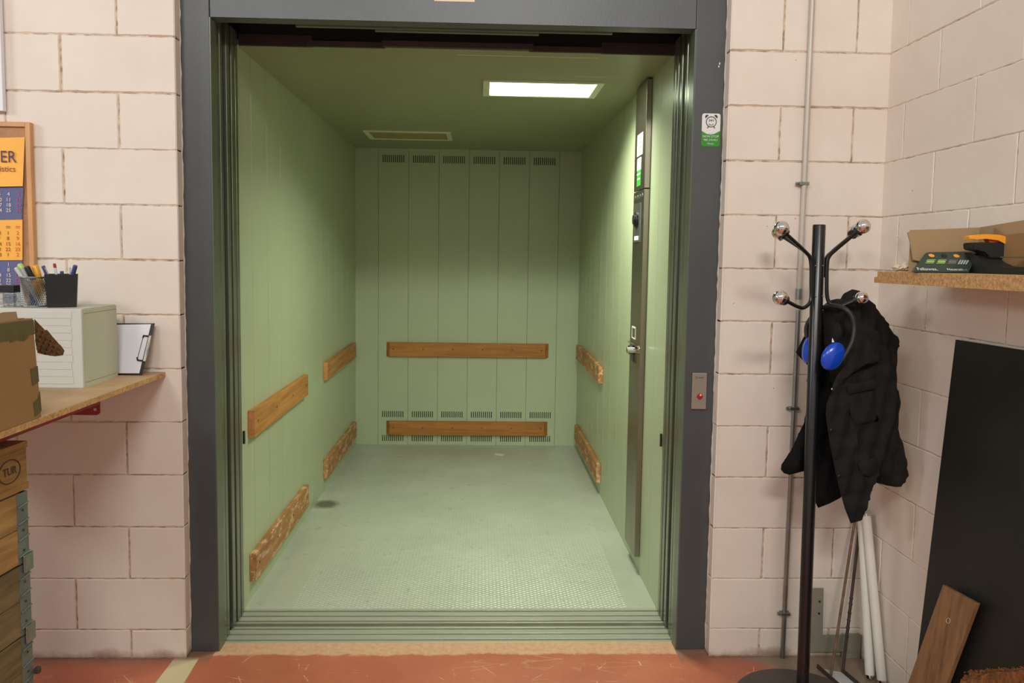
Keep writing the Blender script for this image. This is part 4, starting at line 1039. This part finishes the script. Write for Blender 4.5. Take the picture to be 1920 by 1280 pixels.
for s in (.11, .31, .51):
    b = B(); 
    for (t0, t1) in ((.42, .45), (.57, .60)): prism(b, [fp(s, t0), fp(s+.15, t0), fp(s+.15, t1), fp(s, t1)], nn*.0008)
    for k in range(3):
        q = fp(s+.03+k*.045, .51); prism(b, [q-rt*.004-upv*.003, q+rt*.004-upv*.003, q+rt*.004+upv*.003, q-rt*.004+upv*.003], nn*.0008)
    obj('printed_icon', b, 'lime' if s < .5 else 'greyp', eb)
b = B()
for k in range(4):
    s = .70+.045*k; prism(b, [fp(s, .40), fp(s+.028, .40), fp(s+.028, .60), fp(s, .60)], nn*.0008)
obj('printed_bars', b, 'pale', eb)
text('Fellowes.', .017, 'whitel', eb, fp(.035, .14), rt, upv, 'LEFT', sx=.95); text('Neutron', .013, 'whitel', eb, fp(.57, .14), rt, upv, 'LEFT'); text('Plus', .013, 'greyp', eb, fp(.80, .14), rt, upv, 'LEFT')
# curved arm and base plate going toward the viewer along the wall
b = B(); z = zt0
for k in range(2):
    pass
prof = [(-.628, .060), (-.66, .060), (-.69, .050), (-.72, .033), (-.76, .022), (-.82, .018), (-.95, .017), (-1.25, .017)]
P0 = [Vector((1.440, y, S(1.3, y, h).z)) for y, h in prof]
top = [b.verts.new(p) for p in P0]; top2 = [b.verts.new(p+Vector((.060, 0, 0))) for p in P0]
bot = [b.verts.new(Vector((p.x, p.y, S(1.3, p.y).z+.001))) for p in P0]; bot2 = [b.verts.new(Vector((p.x+.060, p.y, S(1.3, p.y).z+.001))) for p in P0]
n = len(P0)
for i in range(n-1):
    b.faces.new((top[i], top2[i], top2[i+1], top[i+1])); b.faces.new((bot[i], bot[i+1], bot2[i+1], bot2[i])); b.faces.new((top[i], top[i+1], bot[i+1], bot[i])); b.faces.new((top2[i], bot2[i], bot2[i+1], top2[i+1]))
b.faces.new((top[0], bot[0], bot2[0], top2[0])); b.faces.new((top[-1], top2[-1], bot2[-1], bot[-1]))
obj('rail_arm', b, 'cutr', tr)
b = B(); box(b, 1.432, 1.490, -1.25, -.80, 1.560, 1.563); obj('ruler_guide', b, 'zinc', tr)
b = B(); prism(b, [at(1823, 455, -.71), at(1824, 468, -.71), at(1848, 470, -.71), at(1856, 484, -.71), at(1888, 484, -.71), at(1894, 470, -.71), at(1894, 462, -.71), at(1878, 454, -.71), at(1840, 454, -.71)], (0, .045, 0))
bmesh.ops.bevel(b, geom=list(b.edges), offset=.003, segments=2, affect='EDGES'); ch_ = obj('cutting_head', b, 'cutr', tr)
lev = [(1818, 443), (1830, 440.5), (1850, 438.8), (1875, 440), (1892, 444.5), (1904, 451), (1902, 457), (1898, 463), (1890, 461), (1882, 454), (1872, 449), (1850, 447.5), (1832, 448.5), (1819, 448.5)]
b = B(); prism(b, [at(u, v, -.715) for u, v in lev], (0, .030, 0)); bmesh.ops.bevel(b, geom=[e for e in b.edges if e.calc_length() < .2 and abs(e.verts[0].co.y-e.verts[1].co.y) < 1e-4], offset=.002, segments=2, affect='EDGES'); obj('handle', b, 'trim_o', ch_)
b = B(); prism(b, [at(1852, 447, -.705), at(1872, 448, -.705), at(1880, 455, -.705), at(1856, 455, -.705)], (0, .02, 0)); obj('handle_web', b, 'numo', ch_)
